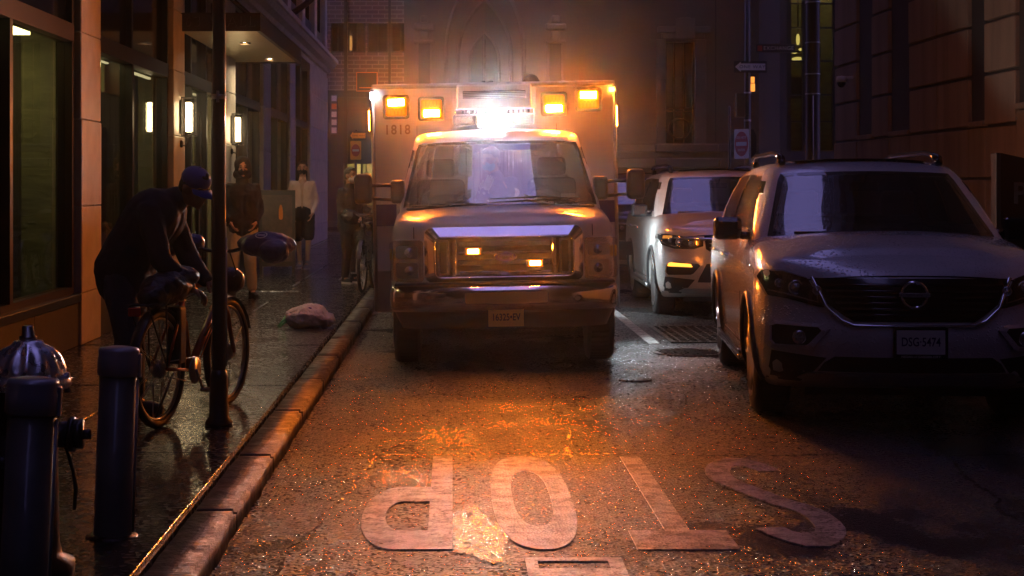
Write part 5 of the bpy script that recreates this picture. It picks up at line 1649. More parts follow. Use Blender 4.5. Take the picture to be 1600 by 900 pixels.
# make the walk-through opening: split the front wall
bpy.data.objects.remove(bxo)
m2 = MB()
m2.box(BX0, -.42, BY0, BY0 + .04, .34, 2.60, .01); m2.box(.42, BX1, BY0, BY0 + .04, .34, 2.60, .01); m2.box(-.42, .42, BY0, BY0 + .04, 2.02, 2.60); m2.box(-.42, .42, BY0, BY0 + .04, .34, .62)
m2.box(BX0, BX0 + .05, BY0 + .04, BY1, .34, 2.58); m2.box(BX1 - .05, BX1, BY0 + .04, BY1, .34, 2.58); m2.box(BX0 + .05, BX1 - .05, BY1 - .05, BY1, .34, 2.58)
m2.box(BX0 + .05, BX1 - .05, BY0 + .04, BY1 - .05, 2.0, 2.58); m2.box(BX0 + .05, BX1 - .05, BY0 + .04, BY1 - .05, .55, .6)
bxo = A('patient_box', m2, 'vehicle_white')
m2 = MB(); m2.box(BX0 - .012, BX1 + .012, BY0 - .02, BY0 + .05, 2.575, 2.625, .012); m2.box(BX0 - .012, BX0 + .03, BY0 + .05, BY1, 2.585, 2.625, .01); m2.box(BX1 - .03, BX1 + .012, BY0 + .05, BY1, 2.585, 2.625, .01)
m2.box(BX0, BX1, BY0 + .05, BY1, 2.60, 2.618); m2.build('roof_rail', 'dull_metal', bxo)
for x in (BX0 - .004, BX1 + .004):
    m2 = MB(); m2.tube([(x, BY0 + .01, .35), (x, BY0 + .01, 2.58)], .022, 8); m2.build('corner_post', 'dull_metal', bxo)
for x in (-.78, .62):
    m2 = MB(); m2.box(x - .002, x + .002, BY0 - .002, BY0 + .002, .9, 2.2); m2.build('panel_seam', 'black_plastic', bxo)
for sx in (-1, 1):
    x0, x1 = sorted((sx * 1.0, sx * 1.2 if sx > 0 else -1.215))
    m2 = MB(); m2.box(x0, x1, BY0 - .006, BY0 - .001, 1.20, 1.42); m2.build('stripe', 'stripe_blue', bxo)
    m2 = MB(); m2.box(x0, x1, BY0 - .006, BY0 - .001, .34, .75); m2.build('kick_panel', 'dull_metal', bxo)
for (x0, x1) in ((BX0, BX0 + .004), (BX1 - .004, BX1)):
    e = -.006 if x0 < 0 else .006
    m2 = MB(); m2.box(x0 + e, x1 + e, BY0 + .1, BY1 - .1, 1.20, 1.42); m2.build('stripe', 'stripe_blue', bxo)
m2 = MB(); m2.box(-1.0, 1.0, BY1, BY1 + .06, .5, .62, .01); m2.build('rear_step', 'dull_metal', bxo)
text('fleet_number', '1818', .135, (X(627, 16.3) - .465, BY0 - .002, Z(202, 16.3) + .012), FRONT, 'number_grey', bxo, .001, 1.15, sx=.88, bold=.003)
text('fleet_number', '1818', .135, (X(905, 16.3) - .465 + .28, BY0 + 3, 1.0), FRONT, 'number_grey', bxo, .001) if False else None
m2 = MB(); x = X(687, 16.3) - .465; z = Z(207, 16.3); m2.box(x - .035, x + .035, BY0 - .005, BY0 - .001, z - .018, z + .018); m2.build('notice_sticker', 'sticker', bxo)
m2 = MB(); x = X(706, 16.3) - .465; m2.box(x - .02, x + .02, BY0 - .005, BY0 - .001, z - .008, z + .008); m2.build('notice_sticker', 'sticker', bxo)
# warning lights: housing, lens, lit half
def warn(px, py, half, w_=.27, h_=.245):
    x = X(px, 16.3) - .465; z = Z(py, 16.3)
    ho_ = rrect(x - w_ / 2, x + w_ / 2, z - h_ / 2, z + h_ / 2, .035); hi2 = rrect(x - w_ / 2 + .03, x + w_ / 2 - .03, z - h_ / 2 + .03, z + h_ / 2 - .03, .02)
    m3 = MB(); ring_patch(m3, ho_, hi2, flat_front(BY0), .035, .035); hs = m3.build('warning_light', 'chrome', bxo)
    zc_ = z + half * .045
    m3 = MB(); m3.box(-w_ / 2 + .02, w_ / 2 - .02, -.022, -.001, z - zc_ - h_ / 2 + .02, z - zc_ + h_ / 2 - .02, .008); m3.build('lens', 'amber_lens_glow', hs, (x, BY0, zc_))
    m3 = MB(); m3.box(x - .078, x + .078, BY0 - .036, BY0 - .023, zc_ - .032, zc_ + .032, .004); m3.build('led_bar', 'amber_core', hs)
    for i in range(5):
        m3 = MB(); zz = z - half * .045; m3.box(x - .085 + i * .036, x - .06 + i * .036, BY0 - .027, BY0 - .0225, zz - .03, zz + .03, .003); m3.build('led_cell', 'amber_lens', hs)
warn(626, 164, 1); warn(681, 168, -1); warn(873, 164, -1); warn(927, 158, 1)
# centre housing with its louvres, two unlit lamps and the white light
hx0, hx1 = X(721, 16.2) - .465, X(838, 16.2) - .465
m2 = MB(); m2.box(hx0, hx1, BY0 - .16, BY0 - .001, 2.36, 2.60, .015); m2.build('light_housing', 'vehicle_white', bxo)
m2 = MB(); m2.box(hx0 + .06, hx1 - .06, BY0 - .172, BY0 - .158, 2.455, 2.53, .004); m2.build('louvre_recess', 'black_plastic', bxo)
for i in range(4):
    m2 = MB(); m2.box(hx0 + .065, hx1 - .065, BY0 - .180, BY0 - .170, 2.460 + i * .018, 2.470 + i * .018); m2.build('louvre', 'dull_metal', bxo)
m2 = MB(); m2.box(hx0 - .02, hx1 + .02, BY0 - .175, BY0 - .001, 2.29, 2.355, .01); m2.build('light_bar', 'chrome', bxo)
for i in range(14):
    if 4 < i < 9: continue
    m2 = MB(); x = hx0 + .05 + i * .05; m2.box(x, x + .022, BY0 - .18, BY0 - .174, 2.305, 2.34); m2.build('slot', 'black_plastic', bxo)
for px in (732, 824):
    x = X(px, 16.2) - .465; z = Z(186, 16.2)
    m3 = MB(); ring_patch(m3, rrect(x - .11, x + .11, z - .055, z + .055, .025), rrect(x - .085, x + .085, z - .032, z + .032, .015), flat_front(BY0 - .05), .05, .05); hs = m3.build('scene_lamp', 'chrome', bxo)
    m3 = MB(); m3.box(x - .09, x + .09, BY0 - .08, BY0 - .001, z - .035, z + .035); m3.build('lens', 'reflector_chrome', hs)
x = X(778, 16.2) - .465; z = Z(184, 16.2)
m3 = MB(); m3.box(x - .17, x + .17, BY0 - .12, BY0 - .001, z - .10, z + .10, .02); hs = m3.build('white_beacon', 'chrome', bxo)
m3 = MB(); m3.box(x - .10, x + .10, BY0 - .132, BY0 - .121, z - .065, z + .065, .005); m3.build('led_bar', 'white_core', hs)
# corner markers and side lights
m3 = MB(); m3.box(BX0 - .03, BX0 + .045, BY0 - .05, BY0 - .001, 2.47, 2.545, .012); m3.build('corner_marker', 'white_marker', bxo)
m3 = MB(); m3.box(BX1 - .05, BX1 + .01, BY0 - .04, BY0 - .001, 2.505, 2.555, .01); m3.build('corner_marker', 'amber_marker', bxo)
for x0, x1 in ((BX0 - .05, BX0 - .001), (BX1 + .001, BX1 + .04)):
    for y in (BY0 + .12, BY1 - .4):
        m3 = MB(); m3.box(x0, x1, y, y + .22, 2.14, 2.40, .02); hs = m3.build('side_warning_light', 'chrome', bxo)
        xm = x0 - .006 if x0 < 0 else x1 + .001
        m3 = MB(); m3.box(xm, xm + .005, y + .02, y + .20, 2.17, 2.37); m3.build('lens', 'amber_side' if x0 < 0 or y > BY0 + 1 else 'amber_side_strong', hs)
# low side floodlights: one angled forward, one straight out
for (y, a) in ((BY0 + .55, -math.radians(35)), (BY0 + 3.7, math.radians(8))):
    h0 = bpy.data.objects.new('side_floodlight', None); COL.objects.link(h0); h0.parent = bxo; h0.location = (BX1 + .06, y, .92); h0.rotation_euler = (0, 0, a); h0.empty_display_size = .05
    m3 = MB(); m3.box(-.05, .03, -.13, .13, -.07, .07, .012); m3.build('housing', 'black_plastic', h0)
    m3 = MB(); m3.box(.031, .036, -.11, .11, -.05, .05); m3.build('led_bar', 'scene_light', h0)
    m3 = MB(); m3.box(.031, .24, -.125, -.112, -.07, .07); m3.build('shroud', 'black_plastic', h0)
m3 = MB(); m3.lathe([(.09, 0), (.09, .05), (.06, .10), (.02, .12)], (X(837, 17) - .465, BY0 + .6, 2.62), 'z', 16); m3.build('roof_antenna', 'black_plastic', bxo)
m3 = MB(); m3.tube([(-.1, BY0 + .3, 2.62), (-.1, BY0 + .3, 2.66)], .02, 8); m3.tube([(-.02, BY0 + .3, 2.62), (-.02, BY0 + .3, 2.66)], .02, 8); m3.build('roof_antenna', 'black_plastic', bxo)
# cab interior
m2 = MB(); m2.box(-.86, .86, 1.05, 1.40, 1.12, 1.36, .05); A('dashboard', m2, 'black_plastic')
m2 = MB(); m2.torus((.42, 1.42, 1.37), .2, .018, 'y', 24, 6); A('steering_wheel', m2, 'black_plastic')
for sx in (-.55, .55):
    m2 = MB(); m2.box(sx - .25, sx + .25, 1.65, 2.15, .95, 1.1, .05); m2.box(sx - .24, sx + .24, 2.08, 2.22, 1.08, 1.66, .06); m2.box(sx - .14, sx + .14, 2.1, 2.2, 1.68, 1.86, .04); A('seat', m2, 'seat_fabric')
m2 = MB(); m2.ell((-.52, 1.25, 1.46), (.20, .14, .075)); o_ = A('hat_on_dashboard', m2, 'coat_black'); bpy.data.objects.remove(o_)
m2 = MB(); m2.box(-.60, .60, 2.42, 2.46, 1.0, 1.9); m2 = None
for i, x in enumerate((-.30, -.22, -.14)):
    m2 = MB(); m2.tube([(x, 2.75, 1.2), (x + .01, 2.75, 1.98)], .008, 6); A('grab_bar', m2, 'dull_metal')
m2 = MB(); m2.box(-.15, .4, 2.9, 2.95, 1.0, 1.95); A('cabinet', m2, 'curtain_dark')
m2 = MB(); patch(m2, rrect(.56, .70, 1.455, 1.51, .005), cgh.F, .1, -.008, .002); A('windscreen_sticker', m2, 'sticker')
m2 = MB(); patch(m2, rrect(.63, .77, 1.42, 1.445, .005), cgh.F, .1, -.008, .002); A('windscreen_sticker', m2, 'sticker')
m2 = MB(); m2.box(.0, .16, 1.85, 1.93, 2.035, 2.045); A('dome_lamp', m2, 'dome_glow')
bagd = MB(); bagd.ell((0, 0, .07), (.2, .12, .075), 16, 10)
bg_ = bagd.build('bundled_jacket', 'uniform_navy', None, (.465 - .50, AY + 1.22, 1.365))
tag(bg_, 'bundled dark jacket lying on the ambulance dashboard behind the windscreen', 'jacket')

# ------------------------------------------------------------------ people
def capsule(mb, p0, r0, p1, r1, seg=12):
    p0 = Vector(p0); p1 = Vector(p1); d = p1 - p0; L = d.length
    t = d / L
    pts = []; rs = []
    for i in range(4):
        a = PI / 2 * (1 - i / 4) * .999; pts.append(p0 - t * r0 * math.sin(a)); rs.append(max(.0005, r0 * math.cos(a)))
    pts.append(p0); rs.append(r0); pts.append(p1); rs.append(r1)
    for i in range(1, 5):
        a = PI / 2 * (i / 4) * .999; pts.append(p1 + t * r1 * math.sin(a)); rs.append(max(.0005, r1 * math.cos(a)))
    mb.tube(pts, rs, seg)
def chain(mb, pts, rs):
    for i in range(len(pts) - 1): capsule(mb, pts[i], rs[i], pts[i + 1], rs[i + 1])
def egg(mb, c, r, M=None):
    """ellipsoid with orientation M"""
    q = MB(); q.ell((0, 0, 0), r, 20, 14)
    mb.add([tuple((M @ Vector(v) if M else Vector(v)) + Vector(c)) for v in q.v], q.f, True)
def fuse(name, mb, m, parent, vox=.012, disp=0., smooth=3, sc_=.10):
    o = mb.build(name, m, parent)
    mods = [('REMESH', dict(mode='VOXEL', voxel_size=vox, use_smooth_shade=True)), ('SMOOTH', dict(factor=.5, iterations=smooth))]
    if disp:
        tx = bpy.data.textures.get('folds%g' % sc_) or bpy.data.textures.new('folds%g' % sc_, 'CLOUDS')
        tx.noise_scale = sc_; tx.noise_depth = 2
        mods.append(('DISPLACE', dict(texture=tx, strength=disp, mid_level=.5, texture_coords='LOCAL')))
    baked(o, mods)
    for p in o.data.polygons: p.use_smooth = True
    return o
def hand(parent, wrist, d, palm_n, skin, curl=.6, s=1., name='hand', grip=False):
    """wrist point, pointing direction, palm normal; five fingers"""
    d = Vector(d).normalized(); n = Vector(palm_n); n = (n - d * n.dot(d)).normalized(); side = d.cross(n)
    w_ = Vector(wrist); m2 = MB()
    capsule(m2, w_ - d * .02, .026 * s, w_ + d * .02, .028 * s, 10)
    for k in (-1.5, -.5, .5, 1.5):
        capsule(m2, w_ + d * .02 * s + side * k * .013 * s, .015 * s, w_ + d * .085 * s + side * k * .019 * s, .0115 * s, 8)
    for k, L in zip((-1.5, -.5, .5, 1.5), (.062, .074, .070, .054)):
        p = w_ + d * .088 * s + side * k * .0195 * s; dd = d.copy(); r = .0095 * s
        for seg_, fr in enumerate((.45, .32, .23)):
            a = curl * (.5 + .5 * seg_) * (.9 + .12 * k)
            dd = (dd * math.cos(a) + n * math.sin(a)).normalized()
            q = p + dd * L * fr * s * 1.1
            capsule(m2, p, r, q, r * .9, 8); p = q; r *= .9
    tb = w_ + d * .025 * s - side * .026 * s
    t1 = tb + (d * .6 - side * .6 + n * .3).normalized() * .04 * s; t2 = t1 + (d * .8 - side * .1 + n * .5).normalized() * .03 * s
    capsule(m2, tb, .013 * s, t1, .011 * s, 8); capsule(m2, t1, .011 * s, t2, .009 * s, 8)
    return m2.build(name, skin, parent)
def head_shape(mb, c, M, s=1.):
    """skull, jaw, nose, ears, brow; M turns local (face towards -Y) to the pose"""
    def P(x, y, z): return M @ Vector((x * s, y * s, z * s)) + Vector(c)
    egg(mb, P(0, .012, .03), (.076 * s, .095 * s, .09 * s), M)
    egg(mb, P(0, -.018, -.035), (.060 * s, .072 * s, .078 * s), M)
    capsule(mb, P(0, -.07, -.088), .024 * s, P(0, -.06, -.06), .03 * s)
    capsule(mb, P(0, -.088, .018), .010 * s, P(0, -.108, -.022), .016 * s, 8)
    capsule(mb, P(-.035, -.074, .033), .012 * s, P(.035, -.074, .033), .012 * s, 8)
    for sx in (-1, 1):
        egg(mb, P(sx * .077, .01, -.005), (.012 * s, .022 * s, .032 * s), M)
        egg(mb, P(sx * .038, -.06, -.02), (.022 * s, .02 * s, .022 * s), M)
    capsule(mb, P(-.02, -.087, -.055), .010 * s, P(.02, -.087, -.055), .010 * s, 8)
def face_bits(parent, c, M, s=1.):
    def P(x, y, z): return M @ Vector((x * s, y * s, z * s)) + Vector(c)
    m2 = MB()
    for sx in (-1, 1): m2.ell(P(sx * .030, -.083, .008), (.010 * s, .006 * s, .0065 * s), 10, 6)
    m2.build('eyes', 'ink_black', parent)
    m2 = MB()
    for sx in (-1, 1): m2.tube([P(sx * .014, -.093, .030), P(sx * .032, -.092, .036), P(sx * .050, -.080, .028)], .0045, 5)
    m2.build('eyebrows', 'hair_black', parent)
def rotm(rx=0, ry=0, rz=0): return Matrix.Rotation(rz, 3, 'Z') @ Matrix.Rotation(ry, 3, 'Y') @ Matrix.Rotation(rx, 3, 'X')

def person(label, loc, rz, J, C, s=1., hm=None, group=None):
    """J joints; C: skin, top, top_r, legs material and cut, shoes, mask, hair, hat"""
    T = thing('person', label, 'person', loc, rz, group)
    T.scale = (s, s, s)
    g = lambda k: Vector(J[k])
    M = hm or rotm()
    body = MB()
    head_shape(body, g('head'), M)
    chain(body, [g('neck') - Vector((0, 0, .02)), g('head') + M @ Vector((0, .02, -.04))], [.056, .05])
    chain(body, [g('pelvis'), g('waist'), g('chest'), g('neck')], [.13, .115, .125, .06])
    for sd in 'lr':
        chain(body, [g('chest'), g('sh' + sd)], [.10, .055])
        chain(body, [g('sh' + sd), g('el' + sd), g('wr' + sd)], [.048, .036, .026])
        chain(body, [g('pelvis'), g('hip' + sd)], [.10, .09])
        chain(body, [g('hip' + sd), g('kn' + sd), g('an' + sd)], [.080, .052, .036])
        an = g('an' + sd); fd = Vector(J.get('foot' + sd, (0, -1, 0)))
        chain(body, [an, an + Vector((0, 0, -.045)) + fd * .05], [.036, .03])
    b = fuse('body', body, C['skin'], T, .010)
    # top garment
    top = MB(); k = C.get('bulk', 1.)
    ch = C.get('chest', 1.)
    ax = (g('shr') - g('shl')).normalized()
    for (p, q, r0, r1) in (('pelvis', 'waist', .140, .135), ('waist', 'chest', .135, .145)):
        for e in (-.055, .055): capsule(top, g(p) + ax * e, r0 * k * ch, g(q) + ax * e * 1.3, r1 * k * ch, 14)
    capsule(top, g('chest'), .13 * k, g('neck') - (g('neck') - g('chest')) * .25, .075 * k)
    hem = C.get('hem')
    if hem:
        for e in (-.05, .05): capsule(top, g('pelvis') + ax * e, .145 * k, g('pelvis') + ax * e + Vector(hem), .14 * k, 14)
    for sd in 'lr':
        capsule(top, g('chest') + (g('neck') - g('chest')) * .25, .10 * k, g('sh' + sd), .070 * k)
        sl = C.get('sleeve', 1.)
        w_ = g('el' + sd).lerp(g('wr' + sd), .93)
        chain(top, [g('sh' + sd), g('el' + sd), w_], [.070 * k, .057 * k, .043 * k])
    chain(top, [g('neck') - (g('head') - g('neck')) * .25, g('neck') + (g('head') - g('neck')) * .12], [.078 * k, .066 * k])
    fuse('top', top, C['top'], T, .011, C.get('fold', .018))
    # trousers or shorts
    leg = MB(); lr = C.get('legr', 1.)
    for e in (-.045, .045): capsule(leg, g('pelvis') + ax * e + Vector((0, 0, .02)), .138, g('pelvis') + ax * e + Vector((0, 0, -.06)), .135, 14)
    for sd in 'lr':
        h, kn, an = g('hip' + sd), g('kn' + sd), g('an' + sd)
        if C.get('short'):
            chain(leg, [h, h.lerp(kn, .86)], [.112 * lr, .100 * lr])
        else:
            chain(leg, [h, kn, kn.lerp(an, .9)], [.108 * lr, .080 * lr, .062 * lr])
    fuse('shorts' if C.get('short') else 'trousers', leg, C['legs'], T, .011, .014)
    for sd in 'lr':
        an = g('an' + sd); fd = Vector(J.get('foot' + sd, (0, -1, 0))).normalized()
        m2 = MB(); base = Vector((an.x, an.y, an.z - .05))
        capsule(m2, base - fd * .03 + Vector((0, 0, .0)), .042, base + fd * .11 + Vector((0, 0, -.012)), .038); capsule(m2, base + fd * .10 + Vector((0, 0, -.012)), .040, base + fd * .165 + Vector((0, 0, -.018)), .030)
        capsule(m2, base - fd * .02, .045, an + Vector((0, 0, .02)), .046)
        sh = fuse('shoe', m2, C['shoe'], T, .010)
        m2 = MB(); lat = Vector((-fd.y, fd.x, 0))
        P = [base - fd * .07 + lat * .025, base - fd * .03 + lat * .042, base + fd * .12 + lat * .042, base + fd * .19 + lat * .02, base + fd * .19 - lat * .02, base + fd * .12 - lat * .042, base - fd * .03 - lat * .042, base - fd * .07 - lat * .025]
        z0 = an.z - .098
        m2.prism([(p.x, p.y) for p in P], z0, z0 + .028); m2.build('sole', C.get('sole', 'shoe_black'), sh)
        w_, el = g('wr' + sd), g('el' + sd)
        if not C.get('nohand' + sd):
            hand(T, w_, J.get('hd' + sd, w_ - el), J.get('hn' + sd, (-1 if sd == 'r' else 1, 0, 0)), C.get('glove', C['skin']), C.get('curl', .45))
    c = g('head')
    def P(x, y, z): return M @ Vector((x, y, z)) + c
    face_bits(b, c, M)
    if C.get('mask'):
        m2 = MB()
        egg(m2, P(0, -.038, -.052), (.066, .066, .055), M); egg(m2, P(0, -.075, -.030), (.03, .036, .03), M)
        mk = m2.build('face_mask', C['mask'], T)
        m3 = MB()
        for sx in (-1, 1): m3.tube([P(sx * .058, -.06, -.03), P(sx * .078, -.005, .01), P(sx * .083, .02, -.01)], .0025, 5)
        m3.build('ear_loop', C['mask'], mk)
    if C.get('hair'):
        m2 = MB(); egg(m2, P(0, .024, .048), (.083, .094, .085), M); 
        if C['hair'] == 'long': egg(m2, P(0, .06, -.04), (.085, .06, .12), M)
        else: egg(m2, P(0, .06, .0), (.072, .055, .075), M); egg(m2, P(0, -.035, .098), (.055, .045, .028), M)
        fuse('hair', m2, 'hair_black', T, .009, .016, 2, .04)
    if C.get('hat') == 'cap':
        m2 = MB(); egg(m2, P(0, .012, .062), (.088, .106, .078), M); capsule(m2, P(0, .012, .05), .085, P(0, .012, .055), .087)
        cp = fuse('baseball_cap', m2, 'cap_blue', T, .008, 0)
        vs = []
        for i in range(13):
            a = math.radians(-62 + 124 * i / 12)
            for r in (.086, .175):
                e = r if r < .1 else .09 + .085 * math.cos(a) ** .6
                vs.append(P(math.sin(a) * (.086 if r < .1 else .092), -.012 - math.cos(a) * e * (1 if r > .1 else 1.0), .035 - (.02 if r > .1 else 0) - abs(math.sin(a)) * .012))
        top_ = vs; bot = [v - M @ Vector((0, 0, .006)) for v in vs]
        fs = [(2 * i, 2 * i + 1, 2 * i + 3, 2 * i + 2) for i in range(12)]; n = len(vs)
        m2 = MB(); m2.add(top_ + bot, fs + [tuple(q + n for q in f) for f in fs] + [(2 * i + 1, 2 * i + 3, n + 2 * i + 3, n + 2 * i + 1) for i in range(12)], True); m2.build('visor', 'cap_blue', cp)
        m2 = MB(); egg(m2, P(0, .012, .142), (.009, .009, .006), M); m2.build('cap_button', 'cap_blue', cp)
    if C.get('hat') == 'hood':
        m2 = MB(); egg(m2, P(0, .035, .035), (.108, .115, .125), M); egg(m2, P(0, .05, -.08), (.12, .10, .08), M)
        capsule(m2, P(-.07, -.03, -.09), .045, P(.07, -.03, -.09), .045)
        fuse('hood', m2, C['top'], T, .010, .02, 2, .06)
    return T

def stand(h=1., lean=0., feet=.09, step=0., armx=.06, elb=-.02):
    """a relaxed standing skeleton, facing -Y"""
    J = dict(pelvis=(0, 0, .95), waist=(0, .0, 1.10), chest=(0, .005, 1.31), neck=(0, .01, 1.47), head=(0, -.015, 1.655))
    for sd, q in (('l', -1), ('r', 1)):
        J['sh' + sd] = (q * .160, .012, 1.395); J['el' + sd] = (q * (.205 + armx * .4), .04, 1.12); J['wr' + sd] = (q * (.20 + armx), elb, .90)
        J['hip' + sd] = (q * .09, 0, .90); J['kn' + sd] = (q * feet, -.02 - step * q * .5, .50); J['an' + sd] = (q * feet, .02 - step * q, .098)
        J['foot' + sd] = (q * .25, -1, 0)
    return J

GZ = .122
# man in the blue cap bent over the bicycle
J = dict(pelvis=(-.02, .06, .94), waist=(.06, .03, 1.09), chest=(.20, -.02, 1.28), neck=(.33, -.06, 1.38), head=(.46, -.12, 1.45),
         shl=(.19, -.21, 1.30), shr=(.25, .17, 1.30), ell=(.27, -.26, 1.01), elr=(.36, .20, 1.02), wrl=(.44, -.22, .84), wrr=(.50, .10, .86),
         hipl=(-.03, -.05, .89), hipr=(-.01, .13, .89), knl=(.04, -.10, .50), knr=(.0, .18, .49), anl=(-.04, -.14, .098), anr=(.02, .20, .098),
         footl=(1, -.5, 0), footr=(1, -.1, 0), hdl=(.8, .25, -.5), hdr=(.8, -.2, -.5), hnl=(.3, 0, -1), hnr=(.3, 0, -1))
man = person('man in a blue baseball cap and dark jacket bending over the nearest bicycle', (X(196, 10.35), 10.35, GZ), 0, J,
             dict(skin='skin', top='jacket_navy', legs='jeans_dark', shoe='shoe_black', hat='cap', hair='short', hem=(.01, 0, -.08), bulk=1.22, legr=1.12, fold=.014, curl=.8), 1.0,
             hm=rotm(rz=math.radians(52), rx=0) @ rotm(rx=math.radians(24)))
# person in a hood and pale trousers with a phone
J = stand(armx=.03)
J.update(ell=(-.225, .03, 1.12), wrl=(-.17, -.12, .98), elr=(.225, .03, 1.12), wrr=(.17, -.12, .98), hdl=(.4, -.2, -.8), hdr=(-.4, -.2, -.8), hnl=(1, 0, 0), hnr=(-1, 0, 0), knl=(-.12, -.03, .5), anl=(-.13, .0, .098), knr=(.09, -.10, .50), anr=(.12, -.06, .098))
hooded = person('person in a black hooded coat and cream trousers standing behind the street pole', (X(379, 21.3), 21.3, GZ), .2, J,
                dict(skin='skin_light', top='hoodie_black', legs='trouser_cream', shoe='shoe_black', hat='hood', mask='mask_black', bulk=1.08, hem=(0, 0, -.05), legr=1.05, fold=.03), 1.02)
# man in a pale sweater, shorts and black mask
J = stand(armx=.02)
J.update(wrr=(.17, -.08, .93), elr=(.225, .05, 1.12), wrl=(-.19, -.06, .92), ell=(-.225, .04, 1.12), knr=(.10, -.04, .50), knl=(-.08, .06, .49), anl=(-.06, .16, .098), anr=(.08, -.08, .098), footr=(-.3, -1, 0), hdr=(-.3, -.2, -1), hdl=(.3, -.2, -1))
sw_man = person('man in a pale pink long sleeved sweater, black shorts and black face mask walking', (X(473, 28.4), 28.4, GZ), 0, J,
                dict(skin='skin_light', top='sweater_pink', legs='shorts_black', short=True, shoe='shoe_grey', sole='sole_white', mask='mask_black', hair='short', bulk=.90, fold=.022), 1.06)
# man in dark clothes by the parked bicycles
J = stand(armx=.02)
J.update(elr=(.22, -.08, 1.15), wrr=(.16, -.36, 1.06), ell=(-.22, -.02, 1.14), wrl=(-.15, -.27, 1.02), hdr=(-.1, -1, -.1), hdl=(.2, -1, -.1), hnr=(-1, 0, -.4), hnl=(1, 0, -.4))
dk_man = person('man in black clothes, pale face mask and white soled shoes beside the wrapped bicycles', (X(547, 24.3), 24.3, GZ), math.radians(48), J,
                dict(skin='skin', top='coat_black', legs='trouser_black', shoe='shoe_black', sole='sole_white', mask='mask_white', hair='short', bulk=1.1, hem=(0, 0, -.08), fold=.026), .97)
# paramedic seen through the windscreen
J = dict(pelvis=(.02, .05, .55), waist=(.02, .03, .70), chest=(.0, -.02, .90), neck=(-.03, -.05, 1.06), head=(-.08, -.09, 1.22),
         shl=(-.12, -.18, .99), shr=(.13, .06, 1.0), ell=(-.20, -.30, .78), elr=(.06, -.20, .76), wrl=(-.14, -.44, .92), wrr=(-.12, -.38, .86),
         hipl=(-.06, 0, .50), hipr=(.10, .02, .50), knl=(-.10, -.35, .48), knr=(.12, -.33, .48), anl=(-.10, -.30, .098), anr=(.12, -.28, .098),
         hdl=(.3, .1, .7), hdr=(-.3, -.1, .7), hnl=(0, -1, 0), hnr=(0, -1, 0))
emt = person('paramedic in navy uniform, blue face mask and white gloves inside the ambulance cab', (X(778, 16.4), 16.25, .62), 0, J,
             dict(skin='skin_light', top='uniform_navy', legs='trouser_black', shoe='shoe_black', mask='mask_blue', hair='short', glove='glove_white', bulk=.95, fold=.02, curl=.7), 1.0,
             hm=rotm(rz=math.radians(-38)) @ rotm(rx=math.radians(10)))
m2 = MB(); m2.lathe([(.045, 0), (.045, -.008)], (.165, -.045, .90), 'y', 20)
sp = m2.build('shoulder_patch', 'mask_white', emt)
text('patch_lettering', 'FDNY', .026, (.165, -.0545, .90), FRONT, 'ink_red', sp, .0008)

